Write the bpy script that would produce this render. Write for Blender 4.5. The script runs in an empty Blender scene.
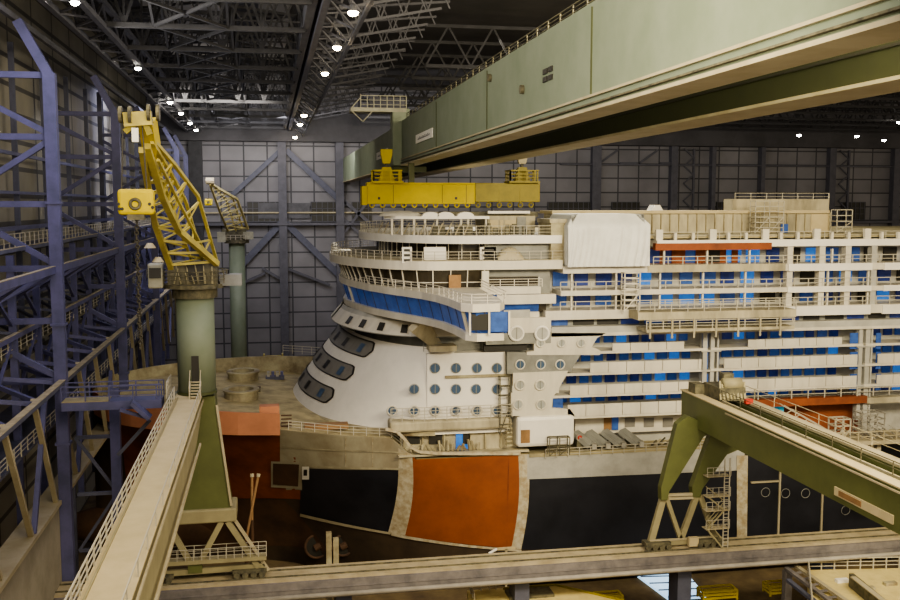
import bpy, math, random
from mathutils import Vector
random.seed(7)
scn = bpy.context.scene
col = scn.collection
# ------------------------------------------------------------------ camera
F, H = 978.0, 50.0
YAW, PIT = math.radians(10.49), math.radians(5.6)
_cy, _sy, _cp, _sp = math.cos(YAW), math.sin(YAW), math.cos(PIT), math.sin(PIT)
_R = (_cy, -_sy, 0); _F = (_sy*_cp, _cy*_cp, -_sp); _U = (_sy*_sp, _cy*_sp, _cp)
cd = bpy.data.cameras.new('camera'); cam = bpy.data.objects.new('camera', cd); col.objects.link(cam)
cam.location = (0, 0, H); cam.rotation_euler = (math.pi/2-PIT, 0, -YAW)
cd.sensor_width = 36; cd.lens = 36*F/900; cd.clip_start = .5; cd.clip_end = 2000
scn.camera = cam
# survey: a pixel of the photograph laid on a known plane of the hall
def ray(x, y):
    a = (x-450)/F; b = (300-y)/F
    return [_F[i]+a*_R[i]+b*_U[i] for i in range(3)]
def atY(x, y, Y):
    d = ray(x, y); t = Y/d[1]; return (d[0]*t, Y, H+d[2]*t)
def atZ(x, y, Z):
    d = ray(x, y); t = (Z-H)/d[2]; return (d[0]*t, d[1]*t, Z)
def atX(x, y, X):
    d = ray(x, y); t = X/d[0]; return (X, d[1]*t, H+d[2]*t)
YS = 118.0
def SX(x): return atY(x, 330, YS)[0]
def SZ(y, x=640): return atY(x, y, YS)[2]
# ------------------------------------------------------------------ materials
def mat(name, c, rough=.6, metal=0., var=.18, scale=.6, c2=None, bump=0., emit=None, es=0., streak=False):
    m = bpy.data.materials.new(name); m.use_nodes = True; nt = m.node_tree; N = nt.nodes; L = nt.links
    b = N['Principled BSDF']; b.inputs['Roughness'].default_value = rough; b.inputs['Metallic'].default_value = metal
    if var > 0 or c2:
        tc = N.new('ShaderNodeTexCoord'); mp = N.new('ShaderNodeMapping'); L.new(tc.outputs['Object'], mp.inputs[0])
        mp.inputs['Scale'].default_value = (scale, scale, scale*(.25 if streak else 1))
        n = N.new('ShaderNodeTexNoise'); n.inputs['Scale'].default_value = 1; n.inputs['Detail'].default_value = 5; n.inputs['Roughness'].default_value = .65
        L.new(mp.outputs[0], n.inputs['Vector'])
        r = N.new('ShaderNodeValToRGB'); L.new(n.outputs[0], r.inputs[0])
        d = c2 or tuple(x*(1-var*1.6) for x in c)
        r.color_ramp.elements[0].position = .34; r.color_ramp.elements[0].color = (*d, 1)
        r.color_ramp.elements[1].position = .62; r.color_ramp.elements[1].color = (*c, 1)
        L.new(r.outputs[0], b.inputs['Base Color'])
        if bump:
            bp = N.new('ShaderNodeBump'); bp.inputs['Strength'].default_value = bump; bp.inputs['Distance'].default_value = .3
            L.new(n.outputs[0], bp.inputs['Height']); L.new(bp.outputs[0], b.inputs['Normal'])
    else:
        b.inputs['Base Color'].default_value = (*c, 1)
    if emit:
        b.inputs['Emission Color'].default_value = (*emit, 1); b.inputs['Emission Strength'].default_value = es
    return m
def brickmat(name, c1, c2, cm, w, h, mortar=.03, axis='XZ', rough=.7, c3=None):
    m = bpy.data.materials.new(name); m.use_nodes = True; nt = m.node_tree; N = nt.nodes; L = nt.links
    b = N['Principled BSDF']; b.inputs['Roughness'].default_value = rough
    tc = N.new('ShaderNodeTexCoord'); sp = N.new('ShaderNodeSeparateXYZ'); cb = N.new('ShaderNodeCombineXYZ')
    L.new(tc.outputs['Object'], sp.inputs[0]); L.new(sp.outputs[axis[0]], cb.inputs[0]); L.new(sp.outputs[axis[1]], cb.inputs[1])
    k = N.new('ShaderNodeTexBrick'); k.offset = 0; k.inputs['Scale'].default_value = 1
    k.inputs['Brick Width'].default_value = w; k.inputs['Row Height'].default_value = h
    k.inputs['Mortar Size'].default_value = mortar; k.inputs['Mortar Smooth'].default_value = 0; k.inputs['Bias'].default_value = 0
    k.inputs['Color1'].default_value = (*c1, 1); k.inputs['Color2'].default_value = (*c2, 1); k.inputs['Mortar'].default_value = (*cm, 1)
    L.new(cb.outputs[0], k.inputs['Vector'])
    n = N.new('ShaderNodeTexNoise'); n.inputs['Scale'].default_value = .12; n.inputs['Detail'].default_value = 6
    L.new(tc.outputs['Object'], n.inputs['Vector'])
    mx = N.new('ShaderNodeMixRGB'); mx.blend_type = 'MULTIPLY'; mx.inputs[0].default_value = .55
    r = N.new('ShaderNodeValToRGB'); r.color_ramp.elements[0].position = .3; r.color_ramp.elements[1].position = .7
    r.color_ramp.elements[0].color = (.45, .45, .45, 1); L.new(n.outputs[0], r.inputs[0])
    L.new(k.outputs[0], mx.inputs[1]); L.new(r.outputs[0], mx.inputs[2]); L.new(mx.outputs[0], b.inputs['Base Color'])
    return m
M = {}
M['white'] = mat('white_paint', (.62, .58, .48), .55, var=.12, scale=.35, streak=True)
M['bright'] = mat('bright_white_paint', (.76, .73, .65), .5, var=.06, scale=.3)
M['pale'] = mat('pale_grey_paint', (.44, .43, .38), .6, var=.15, scale=.4)
M['grey'] = mat('grey_primer', (.27, .27, .24), .7, var=.2, scale=.4)
M['band'] = mat('grey_window_band', (.20, .19, .165), .6, var=.1)
M['beige'] = mat('beige_primer', (.46, .41, .28), .7, var=.3, scale=.35, streak=True)
M['beige_dark'] = mat('stained_primer', (.42, .38, .24), .75, c2=(.17, .13, .07), scale=.3)
M['plate'] = mat('weathered_plate', (.40, .37, .27), .7, c2=(.27, .23, .15), scale=.25, streak=True)
M['deck'] = mat('foredeck_primer', (.50, .42, .23), .8, c2=(.26, .22, .12), scale=.35)
M['deckdark'] = mat('dusty_deck', (.40, .34, .19), .8, c2=(.2, .18, .11), scale=.3)
M['orange'] = mat('orange_hull_primer', (.27, .07, .012), .6, c2=(.20, .05, .01), scale=.25)
M['rust'] = mat('rust_red_primer', (.27, .072, .018), .7, c2=(.14, .036, .012), scale=.2)
M['rustdark'] = mat('dark_rust', (.09, .045, .02), .8, c2=(.04, .022, .012), scale=.2)
M['pink'] = mat('salmon_primer', (.52, .22, .11), .7, var=.15, scale=.2)
M['black'] = mat('black_hull_paint', (.018, .019, .026), .45, c2=(.008, .009, .013), scale=.2)
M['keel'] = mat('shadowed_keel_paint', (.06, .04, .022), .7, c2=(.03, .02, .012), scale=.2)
M['seam'] = mat('bare_weld_seam', (.50, .45, .33), .7, c2=(.32, .25, .14), scale=1.2)
M['dark'] = mat('dark_opening', (.022, .020, .015), .5, var=0)
M['brownglass'] = mat('brown_window_glass', (.045, .036, .022), .2, var=.3, scale=.5)
M['blue'] = mat('blue_protective_film', (.045, .11, .32), .35, c2=(.025, .05, .14), scale=.6, emit=(.02, .10, .42), es=.12)  # faint glow in all three films stands for light behind the glass
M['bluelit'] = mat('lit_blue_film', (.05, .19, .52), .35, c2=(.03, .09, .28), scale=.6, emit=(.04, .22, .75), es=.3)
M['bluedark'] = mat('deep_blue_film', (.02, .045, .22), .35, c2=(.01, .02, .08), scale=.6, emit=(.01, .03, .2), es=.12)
M['portglass'] = mat('porthole_glass', (.07, .12, .20), .3, var=.2)
M['portpale'] = mat('porthole_film', (.35, .36, .33), .5, var=.1)
M['door'] = mat('brown_board', (.30, .17, .07), .7, var=.2)
M['rail'] = mat('railing_paint', (.42, .39, .31), .6, var=0)
M['tarp'] = mat('white_plastic_sheet', (.68, .68, .64), .5, var=.08, scale=.5, bump=.2)
M['green'] = mat('green_crane_paint', (.20, .232, .168), .62, c2=(.165, .20, .135), scale=.25)
M['olive'] = mat('olive_crane_paint', (.115, .128, .042), .5, c2=(.09, .10, .034), scale=.3)
M['greendark'] = mat('shaded_green_paint', (.06, .07, .022), .6, var=.15, scale=.3)
M['rearwebshade'] = mat('shaded_rear_web_paint', (.026, .03, .008), .7, var=.1)  # girder green darkened to stand in for shade on the inner web
M['flange'] = mat('dusty_flange', (.42, .37, .25), .6, c2=(.34, .29, .18), scale=.4)
M['cream'] = mat('dusty_cream_walkway', (.50, .42, .25), .75, c2=(.44, .365, .21), scale=.5)
M['ycream'] = mat('yellow_cream_deck', (.66, .55, .24), .7, c2=(.52, .42, .18), scale=.5)
M['creamside'] = mat('cream_girder_side', (.31, .275, .155), .7, var=.15, scale=.3)
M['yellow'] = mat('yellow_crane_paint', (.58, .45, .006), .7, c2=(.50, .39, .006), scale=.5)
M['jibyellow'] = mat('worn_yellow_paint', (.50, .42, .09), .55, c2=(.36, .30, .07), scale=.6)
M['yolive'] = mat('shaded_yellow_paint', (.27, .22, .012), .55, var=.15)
M['steelblue'] = mat('blue_steel_paint', (.10, .10, .21), .5, c2=(.07, .075, .15), scale=.6)
M['bluegrey'] = mat('blue_grey_steel', (.09, .095, .14), .6, var=.15)
M['dusttop'] = mat('dusty_rail_top', (.42, .36, .24), .75, var=.2, scale=1)
M['roof'] = mat('dark_roof_sheet', (.085, .083, .092), .9, var=.25, scale=.1)  # roof sheet, panels and dark steel lightened to stand for haze
M['roofpanel'] = mat('grey_roof_panel', (.34, .33, .33), .9, var=.2, scale=.1)
M['truss'] = mat('dark_roof_steel', (.05, .05, .056), .8, var=.2)
M['trussgrey'] = mat('grey_roof_steel', (.10, .10, .115), .7, var=.2)
M['wallcol'] = mat('slate_wall_column', (.10, .10, .125), .7, var=.15)
M['concrete'] = mat('dock_concrete', (.30, .27, .21), .85, c2=(.22, .20, .15), scale=.3, bump=.1)
M['floor'] = mat('dock_floor_concrete', (.22, .16, .075), .9, c2=(.08, .055, .035), scale=.15)
M['runway'] = mat('runway_concrete', (.42, .35, .22), .85, c2=(.30, .25, .15), scale=.5)
M['runside'] = mat('runway_side_steel', (.20, .18, .17), .8, c2=(.12, .11, .11), scale=.6)
M['pipe'] = mat('grey_service_pipe', (.34, .31, .26), .6, var=.15)
M['tanyellow'] = mat('pale_tan_yellow_paint', (.62, .54, .24), .6, var=.15)
M['machine'] = mat('grimy_machinery', (.15, .135, .08), .7, c2=(.045, .042, .028), scale=1.2)
M['cabin'] = mat('cabin_grey_green', (.33, .32, .24), .6, var=.2)
M['metal'] = mat('bare_metal', (.42, .40, .34), .5, metal=.2, var=.3, scale=1)
M['cyan'] = mat('cyan_plastic', (.05, .42, .60), .5, var=.1, emit=(.02, .3, .45), es=.15)  # faint emission added, though the cabin is no light source
M['red'] = mat('red_paint', (.5, .04, .02), .5, var=.1)
M['sign'] = mat('sign_white', (.78, .76, .70), .5, var=0)
M['signink'] = mat('sign_ink', (.08, .08, .09), .6, var=0)
M['lampglow'] = mat('lamp_glow', (1, 1, 1), .5, var=0, emit=(1, .93, .78), es=40)
M['lampwarm'] = mat('warm_lamp_glow', (1, .9, .7), .5, var=0, emit=(1, .80, .48), es=40)
M['lampcase'] = mat('lamp_housing', (.1, .1, .11), .5, var=0)
M['patchglow'] = mat('blue_light_patch_glow', (.7, .85, 1), .5, var=.1, emit=(.45, .72, 1), es=.9)  # glow standing in for the blue light patch on the dock floor
M['cable'] = mat('dark_cable', (.05, .045, .035), .6, var=0)
M['farwall'] = brickmat('far_wall_cladding', (.225, .22, .24), (.195, .19, .21), (.06, .06, .07), 6.2, 4.1, .2)
M['leftwall'] = brickmat('left_wall_cladding', (.36, .34, .28), (.30, .285, .235), (.10, .095, .09), 13, 3.4, .3, 'YZ')
# ------------------------------------------------------------------ mesh builder
class MB:
    def __init__(s): s.v = []; s.f = []
    def add(s, vs, fs):
        o = len(s.v); s.v += [tuple(v) for v in vs]; s.f += [tuple(i+o for i in f) for f in fs]; return s
    def box(s, x0, y0, z0, x1, y1, z1):
        return s.add([(x0,y0,z0),(x1,y0,z0),(x1,y1,z0),(x0,y1,z0),(x0,y0,z1),(x1,y0,z1),(x1,y1,z1),(x0,y1,z1)],
                     [(0,3,2,1),(4,5,6,7),(0,1,5,4),(1,2,6,5),(2,3,7,6),(3,0,4,7)])
    def bar(s, p, q, w, h=None, up=(0,0,1), w2=None, h2=None):
        h = h or w; w2 = w2 or w; h2 = h2 or h
        p = Vector(p); q = Vector(q); d = (q-p)
        if d.length < 1e-6: return s
        d.normalize(); u = Vector(up)
        if abs(d.dot(u)) > .98: u = Vector((0,1,0))
        a = d.cross(u).normalized(); b = a.cross(d).normalized()
        vs = [p+a*i*w/2+b*j*h/2 for i, j in ((-1,-1),(1,-1),(1,1),(-1,1))]+[q+a*i*w2/2+b*j*h2/2 for i, j in ((-1,-1),(1,-1),(1,1),(-1,1))]
        return s.add(vs, [(0,1,2,3),(7,6,5,4),(0,4,5,1),(1,5,6,2),(2,6,7,3),(3,7,4,0)])
    def tube(s, p, q, r, n=12, r2=None):
        p = Vector(p); q = Vector(q); r2 = r if r2 is None else r2; d = (q-p).normalized(); u = Vector((0,0,1))
        if abs(d.dot(u)) > .98: u = Vector((0,1,0))
        a = d.cross(u).normalized(); b = a.cross(d)
        vs = []
        for c, rr in ((p, r), (q, r2)):
            vs += [c+(a*math.cos(t)+b*math.sin(t))*rr for t in [2*math.pi*i/n for i in range(n)]]
        return s.add(vs, [tuple(range(n-1,-1,-1)), tuple(range(n, 2*n))]+[(i, (i+1)%n, n+(i+1)%n, n+i) for i in range(n)])
    def poly(s, pts, z0, z1):
        n = len(pts)
        return s.add([(x,y,z0) for x,y in pts]+[(x,y,z1) for x,y in pts],
                     [tuple(range(n-1,-1,-1)), tuple(range(n,2*n))]+[(i,(i+1)%n,n+(i+1)%n,n+i) for i in range(n)])
    def prismY(s, pts, y0, y1):   # outline in X,Z
        n = len(pts)
        return s.add([(x,y0,z) for x,z in pts]+[(x,y1,z) for x,z in pts],
                     [tuple(range(n)), tuple(range(2*n-1,n-1,-1))]+[(i,n+i,n+(i+1)%n,(i+1)%n) for i in range(n)])
    def prismX(s, pts, x0, x1):   # outline in Y,Z
        n = len(pts)
        return s.add([(x0,y,z) for y,z in pts]+[(x1,y,z) for y,z in pts],
                     [tuple(range(n-1,-1,-1)), tuple(range(n,2*n))]+[(i,(i+1)%n,n+(i+1)%n,n+i) for i in range(n)])
    def loft(s, rings, closed=False):
        n = len(rings[0]); o = len(s.v)
        for r in rings: s.v += [tuple(p) for p in r]
        for k in range(len(rings)-1):
            for i in range(n if closed else n-1):
                j = (i+1) % n
                s.f.append((o+k*n+i, o+k*n+j, o+(k+1)*n+j, o+(k+1)*n+i))
        return s
    def disc(s, c, r, axis='Y', n=16):
        vs = []
        for i in range(n):
            t = 2*math.pi*i/n; a, b = r*math.cos(t), r*math.sin(t)
            vs.append((c[0]+a, c[1], c[2]+b) if axis == 'Y' else (c[0], c[1]+a, c[2]+b) if axis == 'X' else (c[0]+a, c[1]+b, c[2]))
        return s.add(vs, [tuple(range(n))])
    def torus(s, c, R, r, axis='Y', n=20, m=6):
        rings = []
        for i in range(n+1):
            t = 2*math.pi*i/n; ring = []
            for j in range(m+1):
                u = 2*math.pi*j/m; rr = R+r*math.cos(u); w = r*math.sin(u)
                if axis == 'Y': ring.append((c[0]+rr*math.cos(t), c[1]+w, c[2]+rr*math.sin(t)))
                elif axis == 'X': ring.append((c[0]+w, c[1]+rr*math.cos(t), c[2]+rr*math.sin(t)))
                else: ring.append((c[0]+rr*math.cos(t), c[1]+rr*math.sin(t), c[2]+w))
            rings.append(ring)
        return s.loft(rings)
    def build(s, name, m, parent=None, smooth=False, label=None, stuff=False, bevel=0):
        me = bpy.data.meshes.new(name); me.from_pydata(s.v, [], s.f); me.update()
        me.materials.append(M[m] if isinstance(m, str) else m)
        if smooth:
            for p in me.polygons: p.use_smooth = True
        o = bpy.data.objects.new(name, me); col.objects.link(o)
        if parent: o.parent = parent; o.matrix_parent_inverse = parent_inv(parent)
        if label: o['label'] = label
        if stuff: o['kind'] = 'stuff'
        if bevel:
            b = o.modifiers.new('bevel', 'BEVEL'); b.width = bevel; b.segments = 2; b.limit_method = 'ANGLE'
        return o
def parent_inv(p):
    from mathutils import Matrix
    return Matrix.Identity(4) if p.parent else Matrix.Translation(p.location).inverted()
def tag(o, label, cat, group=None, kind=None):
    if label: o['label'] = label
    if cat: o['category'] = cat
    if group: o['group'] = group
    if kind: o['kind'] = kind
    return o
def thing(name, label, cat, loc=(0,0,0), group=None):
    o = bpy.data.objects.new(name, None); col.objects.link(o); o.location = loc; o.empty_display_size = .5
    return tag(o, label, cat, group)
def struct(mb, name, m, **k):
    o = mb.build(name, m, **k); o['kind'] = 'structure'; return o
def rail_mb(pts, h=1.1, step=2.2, w=.07, rails=3, mb=None, closed=False):
    mb = mb or MB()
    P = [Vector(p) for p in pts]
    if closed: P.append(P[0])
    for k in range(rails):
        z = Vector((0,0,h*(k+1)/rails))
        for a, b in zip(P, P[1:]): mb.bar(a+z, b+z, w if k == rails-1 else w*.7)
    rem = 0.
    for a, b in zip(P, P[1:]):
        d = (b-a).length; t = rem
        while t < d:
            p = a+(b-a)*(t/d); mb.bar(p, p+Vector((0,0,h)), w*1.1); t += step
        rem = t-d
    mb.bar(P[-1], P[-1]+Vector((0,0,h)), w*1.1)
    return mb

# ================================================================== THE HALL
FW = 270.0
struct(MB().box(-60, -30, -.5, 260, FW, 0), 'floor', 'floor')
struct(MB().box(-60, FW, 0, 260, FW+1, 84), 'wall_back', 'farwall')
struct(MB().box(-32, 20, 0, -31, FW, 84), 'wall_left', 'leftwall')
struct(MB().box(-60, 20, 82, 260, FW+1, 83), 'ceiling', 'roof')
tn = [0]
def trim(mb, m):
    tn[0] += 1; return struct(mb, 'trim_%d' % tn[0], m)
# far wall: fascia girder under the roof, columns, girts, big diagonals, window strip
trim(MB().box(-31, FW-4, 66.6, 240, FW, 74), 'roof')
def FX(x, y=220): return atY(x, y, FW-1)[0]
def FZ(y): return atY(500, y, FW-1)[2]
for px, w, m in ((283, 2.2, 'wallcol'), (340, 2.2, 'wallcol'), (197, 3.5, 'truss'), (595, 2.6, 'wallcol'), (672, 2.0, 'wallcol'), (711, 1.2, 'wallcol'), (760, 1.2, 'wallcol'), (829, 2.0, 'wallcol'), (893, 2.2, 'wallcol'), (960, 2.2, 'wallcol')):
    x = FX(px); trim(MB().box(x-w/2, FW-2.2, 0, x+w/2, FW-.05, 66.6), m)
for px in (677, 832, 897):   # lattice columns on the right
    mb = MB(); x = FX(px)+1.8
    for z in range(36, 66, 5):
        mb.bar((x, FW-1, z), (x+3, FW-1, z+2.5), .35); mb.bar((x+3, FW-1, z+2.5), (x, FW-1, z+5), .35)
    mb.box(x+2.8, FW-1.3, 20, x+3.3, FW-.6, 66); trim(mb, 'wallcol')
mb = MB(); z = FZ(222); mb.box(-31, FW-2.5, z-.7, 240, FW-.1, z); trim(mb, 'wallcol')
mb = MB(); z = FZ(212); mb.box(-31, FW-1.2, z-.25, FX(540), FW-.7, z+.1); trim(mb, 'flange')
mb = MB(); z = FZ(163); mb.box(FX(560), FW-1.6, z-.4, 240, FW-.1, z); trim(mb, 'wallcol')
def wbar(p, q, w, m='wallcol', Y=FW-1.2):
    trim(MB().bar(atY(*p, Y), atY(*q, Y), w, .5, up=(0,1,0)), m)
wbar((281, 223), (225, 283), 1.7, 'bluegrey'); wbar((286, 223), (340, 276), 1.7, 'bluegrey')
wbar((286, 150), (345, 205), 1.5, 'bluegrey'); wbar((281, 150), (232, 195), 1.2, 'bluegrey')
wbar((343, 200), (372, 225), .9); wbar((343, 218), (362, 236), .8)
wbar((286, 282), (262, 268), .7); wbar((286, 268), (330, 285), .7); wbar((245, 282), (265, 273), .7); wbar((345, 232), (365, 205), .7)
for x in (600, 640):
    for s in (0, 1): wbar((x+s*20, 163), (x+18-s*0+s*20, 150 if s == 0 else 163), .5)
# dark window strip
n = 0
for a, b in ((247, 282), (311, 336), (352, 372), (548, 592), (612, 640), (717, 727), (742, 758), (842, 866)):
    n += 1
    w = struct(MB().box(FX(a), FW-.5, FZ(221), FX(b), FW-.1, FZ(202)), 'window_%d' % n, 'dark')
    mb = MB()
    x = FX(a)
    while x < FX(b): mb.box(x, FW-.62, FZ(221), x+.18, FW-.52, FZ(202)); x += 1.5
    for k in range(4):
        z = FZ(221)+(FZ(202)-FZ(221))*k/3; mb.box(FX(a), FW-.62, z-.08, FX(b), FW-.52, z+.08)
    f = mb.build('window_frame', 'wallcol', w)
trim(MB().box(FX(259), FW-.7, FZ(218), FX(310), FW-.15, FZ(203)), 'trussgrey')
# roof: light panels above the trusses on the left bay
trim(MB().box(-19, 40, 81, -7, FW-6, 81.6), 'roofpanel'); trim(MB().box(-1, 40, 81, 4, FW-6, 81.6), 'roofpanel')
# ------------------------------------------------------------------ roof trusses
for i in range(13):
    Y = 66+i*16
    t = thing('roof_truss', 'dark steel roof truss of crossed bars spanning the hall ceiling', 'truss', (-6, Y, 70), 'roof trusses under the ceiling')
    x0, x1, zb, zt = -20, 4.5, 69.5, 77
    for nm, z in (('bottom_chord', zb), ('top_chord', zt)):
        MB().bar((x0, Y, z), (x1, Y, z), .55).build(nm, 'truss', t)
    mb = MB(); nb = 5; dx = (x1-x0)/nb
    for k in range(nb):
        a = x0+k*dx
        mb.bar((a, Y, zb), (a+dx/2, Y, zt), .3); mb.bar((a+dx/2, Y, zt), (a+dx, Y, zb), .3); mb.bar((a, Y, zb), (a, Y, zt), .25)
        mb.bar((a, Y, (zb+zt)/2), (a+dx, Y, (zb+zt)/2), .2)
        mb.bar((a, Y, zt), (a+dx/2, Y, (zb+zt)/2), .2); mb.bar((a+dx, Y, zt), (a+dx/2, Y, (zb+zt)/2), .2)
    mb.build('web', 'truss', t)
    mb = MB()
    if i < 12:
        for a, b in ((x0, x1), (x1, x0)): mb.bar((a, Y, zt), (b, Y+16, zt), .35)
        for a in (x0, -12, -4, x1): mb.bar((a, Y, zb), (a, Y+16, zt), .28); mb.bar((a, Y, zt), (a, Y+16, zb), .28)
        mb.bar((-12, Y, zb), (-4, Y+16, zb), .3); mb.bar((-4, Y, zb), (-12, Y+16, zb), .3)
        mb.build('bracing', 'truss', t)
for i in range(19):
    Y = 66+i*10.6
    t = thing('side_truss', 'faint grey roof truss with triangular web right of the lamp row', 'truss', (14, Y, 72), 'grey trusses over the ship')
    MB().bar((8, Y, 71), (21, Y, 73.5), .3).build('bottom_chord', 'trussgrey', t)
    MB().bar((8, Y, 75), (24, Y, 76.5), .28).build('top_chord', 'trussgrey', t)
    mb = MB()
    for k in range(5):
        a = 8+k*2.8; mb.bar((a, Y, 71+k*.5), (a+1.4, Y, 75.3+k*.3), .18); mb.bar((a+1.4, Y, 75.3+k*.3), (a+2.8, Y, 71.5+k*.5), .18)
    mb.build('web', 'trussgrey', t)
for i in range(8):
    Y = 150+i*15
    t = thing('distant_roof_truss', 'dark lattice roof truss beyond the overhead girder at right', 'truss', (80, Y, 72), 'dark trusses over the right of the hall')
    MB().bar((24, Y, 71), (200, Y, 71), .5).build('bottom_chord', 'truss', t)
    MB().bar((24, Y, 77), (200, Y, 77), .5).build('top_chord', 'truss', t)
    mb = MB()
    for k in range(25):
        a = 24+k*7; mb.bar((a, Y, 71), (a+3.5, Y, 77), .3); mb.bar((a+3.5, Y, 77), (a+7, Y, 71), .3)
    mb.build('web', 'truss', t)
# longitudinal roof girders
t = thing('roof_girder', 'pale grey double box girder running along the ceiling beside the lamps', 'girder', (5, 150, 70))
MB().box(4.2, 40, 69.6, 5.1, FW-4, 71.4).build('flange', 'trussgrey', t); MB().box(5.5, 40, 69.2, 6.2, FW-4, 71.2).build('flange', 'wallcol', t)
mb = MB()
for k in range(26):
    y = 50+k*8.4; mb.bar((6.2, y, 70.5), (9.2, y+4.2, 68.2), .22); mb.bar((9.2, y+4.2, 68.2), (6.2, y+8.4, 70.5), .22); mb.bar((6.2, y, 70.5), (9.4, y, 70.7), .18)
mb.build('lattice', 'trussgrey', t)
MB().box(9.2, 40, 67.9, 9.6, FW-4, 68.3).build('outer_rail', 'trussgrey', t)
t = thing('roof_girder', 'dark lattice girder carrying the left row of ceiling lamps', 'girder', (-19, 150, 70))
for x, z in ((-17.2, 68.9), (-20.2, 68.6), (-17.2, 71.5), (-20.2, 71.5)):
    MB().box(x-.3, 40, z, x+.3, FW-4, z+.6).build('chord', 'trussgrey', t)
mb = MB()
for k in range(28):
    y = 45+k*8
    mb.bar((-17.2, y, 69.2), (-20.2, y+4, 68.9), .22); mb.bar((-20.2, y+4, 68.9), (-17.2, y+8, 69.2), .22)
    mb.bar((-17.2, y, 69.2), (-17.2, y+4, 71.5), .22); mb.bar((-17.2, y+4, 71.5), (-17.2, y+8, 69.2), .22)
mb.build('lattice', 'trussgrey', t)
# ------------------------------------------------------------------ lamps
def lamp(p, m, label, r, group=None, power=0, colr=(1,.9,.75)):
    t = thing('ceiling_lamp', label, 'lamp', p, group)
    MB().tube((p[0], p[1], p[2]+.05), (p[0], p[1], p[2]+.7), r*.9, 10, r*.4).build('housing', 'lampcase', t)
    mb = MB(); n = 10; rings = []
    for a in range(6):
        th = math.pi*a/10; rings.append([(p[0]+r*math.cos(th)*math.cos(2*math.pi*k/n), p[1]+r*math.cos(th)*math.sin(2*math.pi*k/n), p[2]-r*.8*math.sin(th)) for k in range(n)])
    mb.loft(rings, True); mb.build('bulb', m, t, smooth=True)
    return t
LL = ((75, 2), (138, 68), (170, 102), (181, 113), (190, 123), (196, 130))
pos = ['nearest', 'second nearest', 'third nearest', 'fourth nearest', 'fifth nearest', 'farthest']
for k, (x, y) in enumerate(LL):
    p = atZ(x, y, 68.5); lamp(p, 'lampglow', 'round white ceiling lamp, %s in the left row above the blue gallery' % pos[k], .42 if k < 2 else .5)
LR = ((353, 12), (337, 47), (325, 73), (304, 115), (300, 124), (295, 137))
for k, (x, y) in enumerate(LR):
    p = atZ(x, y, 67.4); lamp(p, 'lampwarm', 'glaring warm ceiling lamp, %s in the row beside the long roof girder' % pos[k], .5 if k < 3 else .6)
for k, (x, y) in enumerate(((799, 135), (857, 136), (884, 140), (899, 122))):
    p = atY(x, y, (230, 232, 245, 222)[k]); lamp(p, 'lampglow', 'small round lamp high over the right far wall, %s from the left' % ('first', 'second', 'third', 'fourth')[k], .55)

# ================================================================== BLUE STEEL GALLERY on the left
GX = -20.6
cyl = (101.8, 143.5, 187, 236, 262)
g = thing('steel_gallery', 'blue painted steel gallery of columns, rails and braces along the left wall', 'gallery', (GX, 150, 0))
for Y in cyl:
    w = 1.15
    mb = MB().box(GX-w/2, Y-.5, 8, GX+w/2, Y+.5, 62.6)
    mb.bar((GX, Y, 62.4), (-23.3, Y, 67.5), .9, .9, up=(0,1,0)); c = mb.build('column', 'steelblue', g)
    for z in range(26, 62, 12): MB().box(GX-w/2-.15, Y-.62, z, GX+w/2+.15, Y+.62, z+.25).build('splice_plate', 'steelblue', c)
    mb = MB().box(-29.9, Y-.3, 0, -29.1, Y+.3, 70); mb.build('wall_post', 'bluegrey', g)
    for z in (62.4, 56.5, 50, 43.7, 38.5, 32.5): MB().bar((GX, Y, z), (-29.5, Y, z), .5, .6).build('cross_beam', 'steelblue', g)
    mb = MB()
    for a, b in (((GX, 56.7), (-29.5, 61.5)), ((GX, 56.3), (-29.5, 50.5)), ((GX, 44), (-29.5, 49.5)), ((GX, 43.4), (-29.5, 38.8)), ((GX, 32.7), (-29.5, 38))):
        mb.bar((a[0], Y, a[1]), (b[0], Y, b[1]), .55)
    mb.build('diagonal_brace', 'steelblue', g)
# intermediate posts at wall
for k in range(14):
    Y = 45+k*16
    MB().box(-29.8, Y-.25, 20, -29.2, Y+.25, 69).build('wall_post', 'bluegrey', g)
def longit(x, z, w, h, m, nm, top=None, y0=35, y1=266):
    b = MB().box(x-w/2, y0, z-h, x+w/2, y1, z).build(nm, m, g)
    if top: MB().box(x-w/2-.02, y0, z+.005, x+w/2+.02, y1, z+.06).build('dusty_top', top, b)
    return b
longit(-23.9, 68.3, .45, .6, 'trussgrey', 'top_rail')
longit(GX-.2, 43.9, .35, .7, 'steelblue', 'crane_rail', 'dusttop')
longit(GX+.2, 32.6, .6, .4, 'bluegrey', 'crane_rail', 'dusttop', y0=35, y1=240)
longit(-23.5, 45.9, .3, .35, 'bluegrey', 'beam', 'dusttop'); longit(-26, 40.5, .5, .5, 'steelblue', 'beam', 'dusttop')
longit(-24.5, 37.4, .4, .5, 'steelblue', 'beam', 'dusttop'); longit(-28.5, 47.5, .3, .5, 'steelblue', 'beam')
longit(-28.8, 56, .3, .4, 'steelblue', 'beam'); longit(-28.8, 51.5, .3, .35, 'steelblue', 'beam'); longit(-28, 34.5, .6, .5, 'bluegrey', 'beam', 'dusttop'); longit(-24.5, 29.2, .6, .6, 'steelblue', 'beam', 'dusttop')
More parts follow.
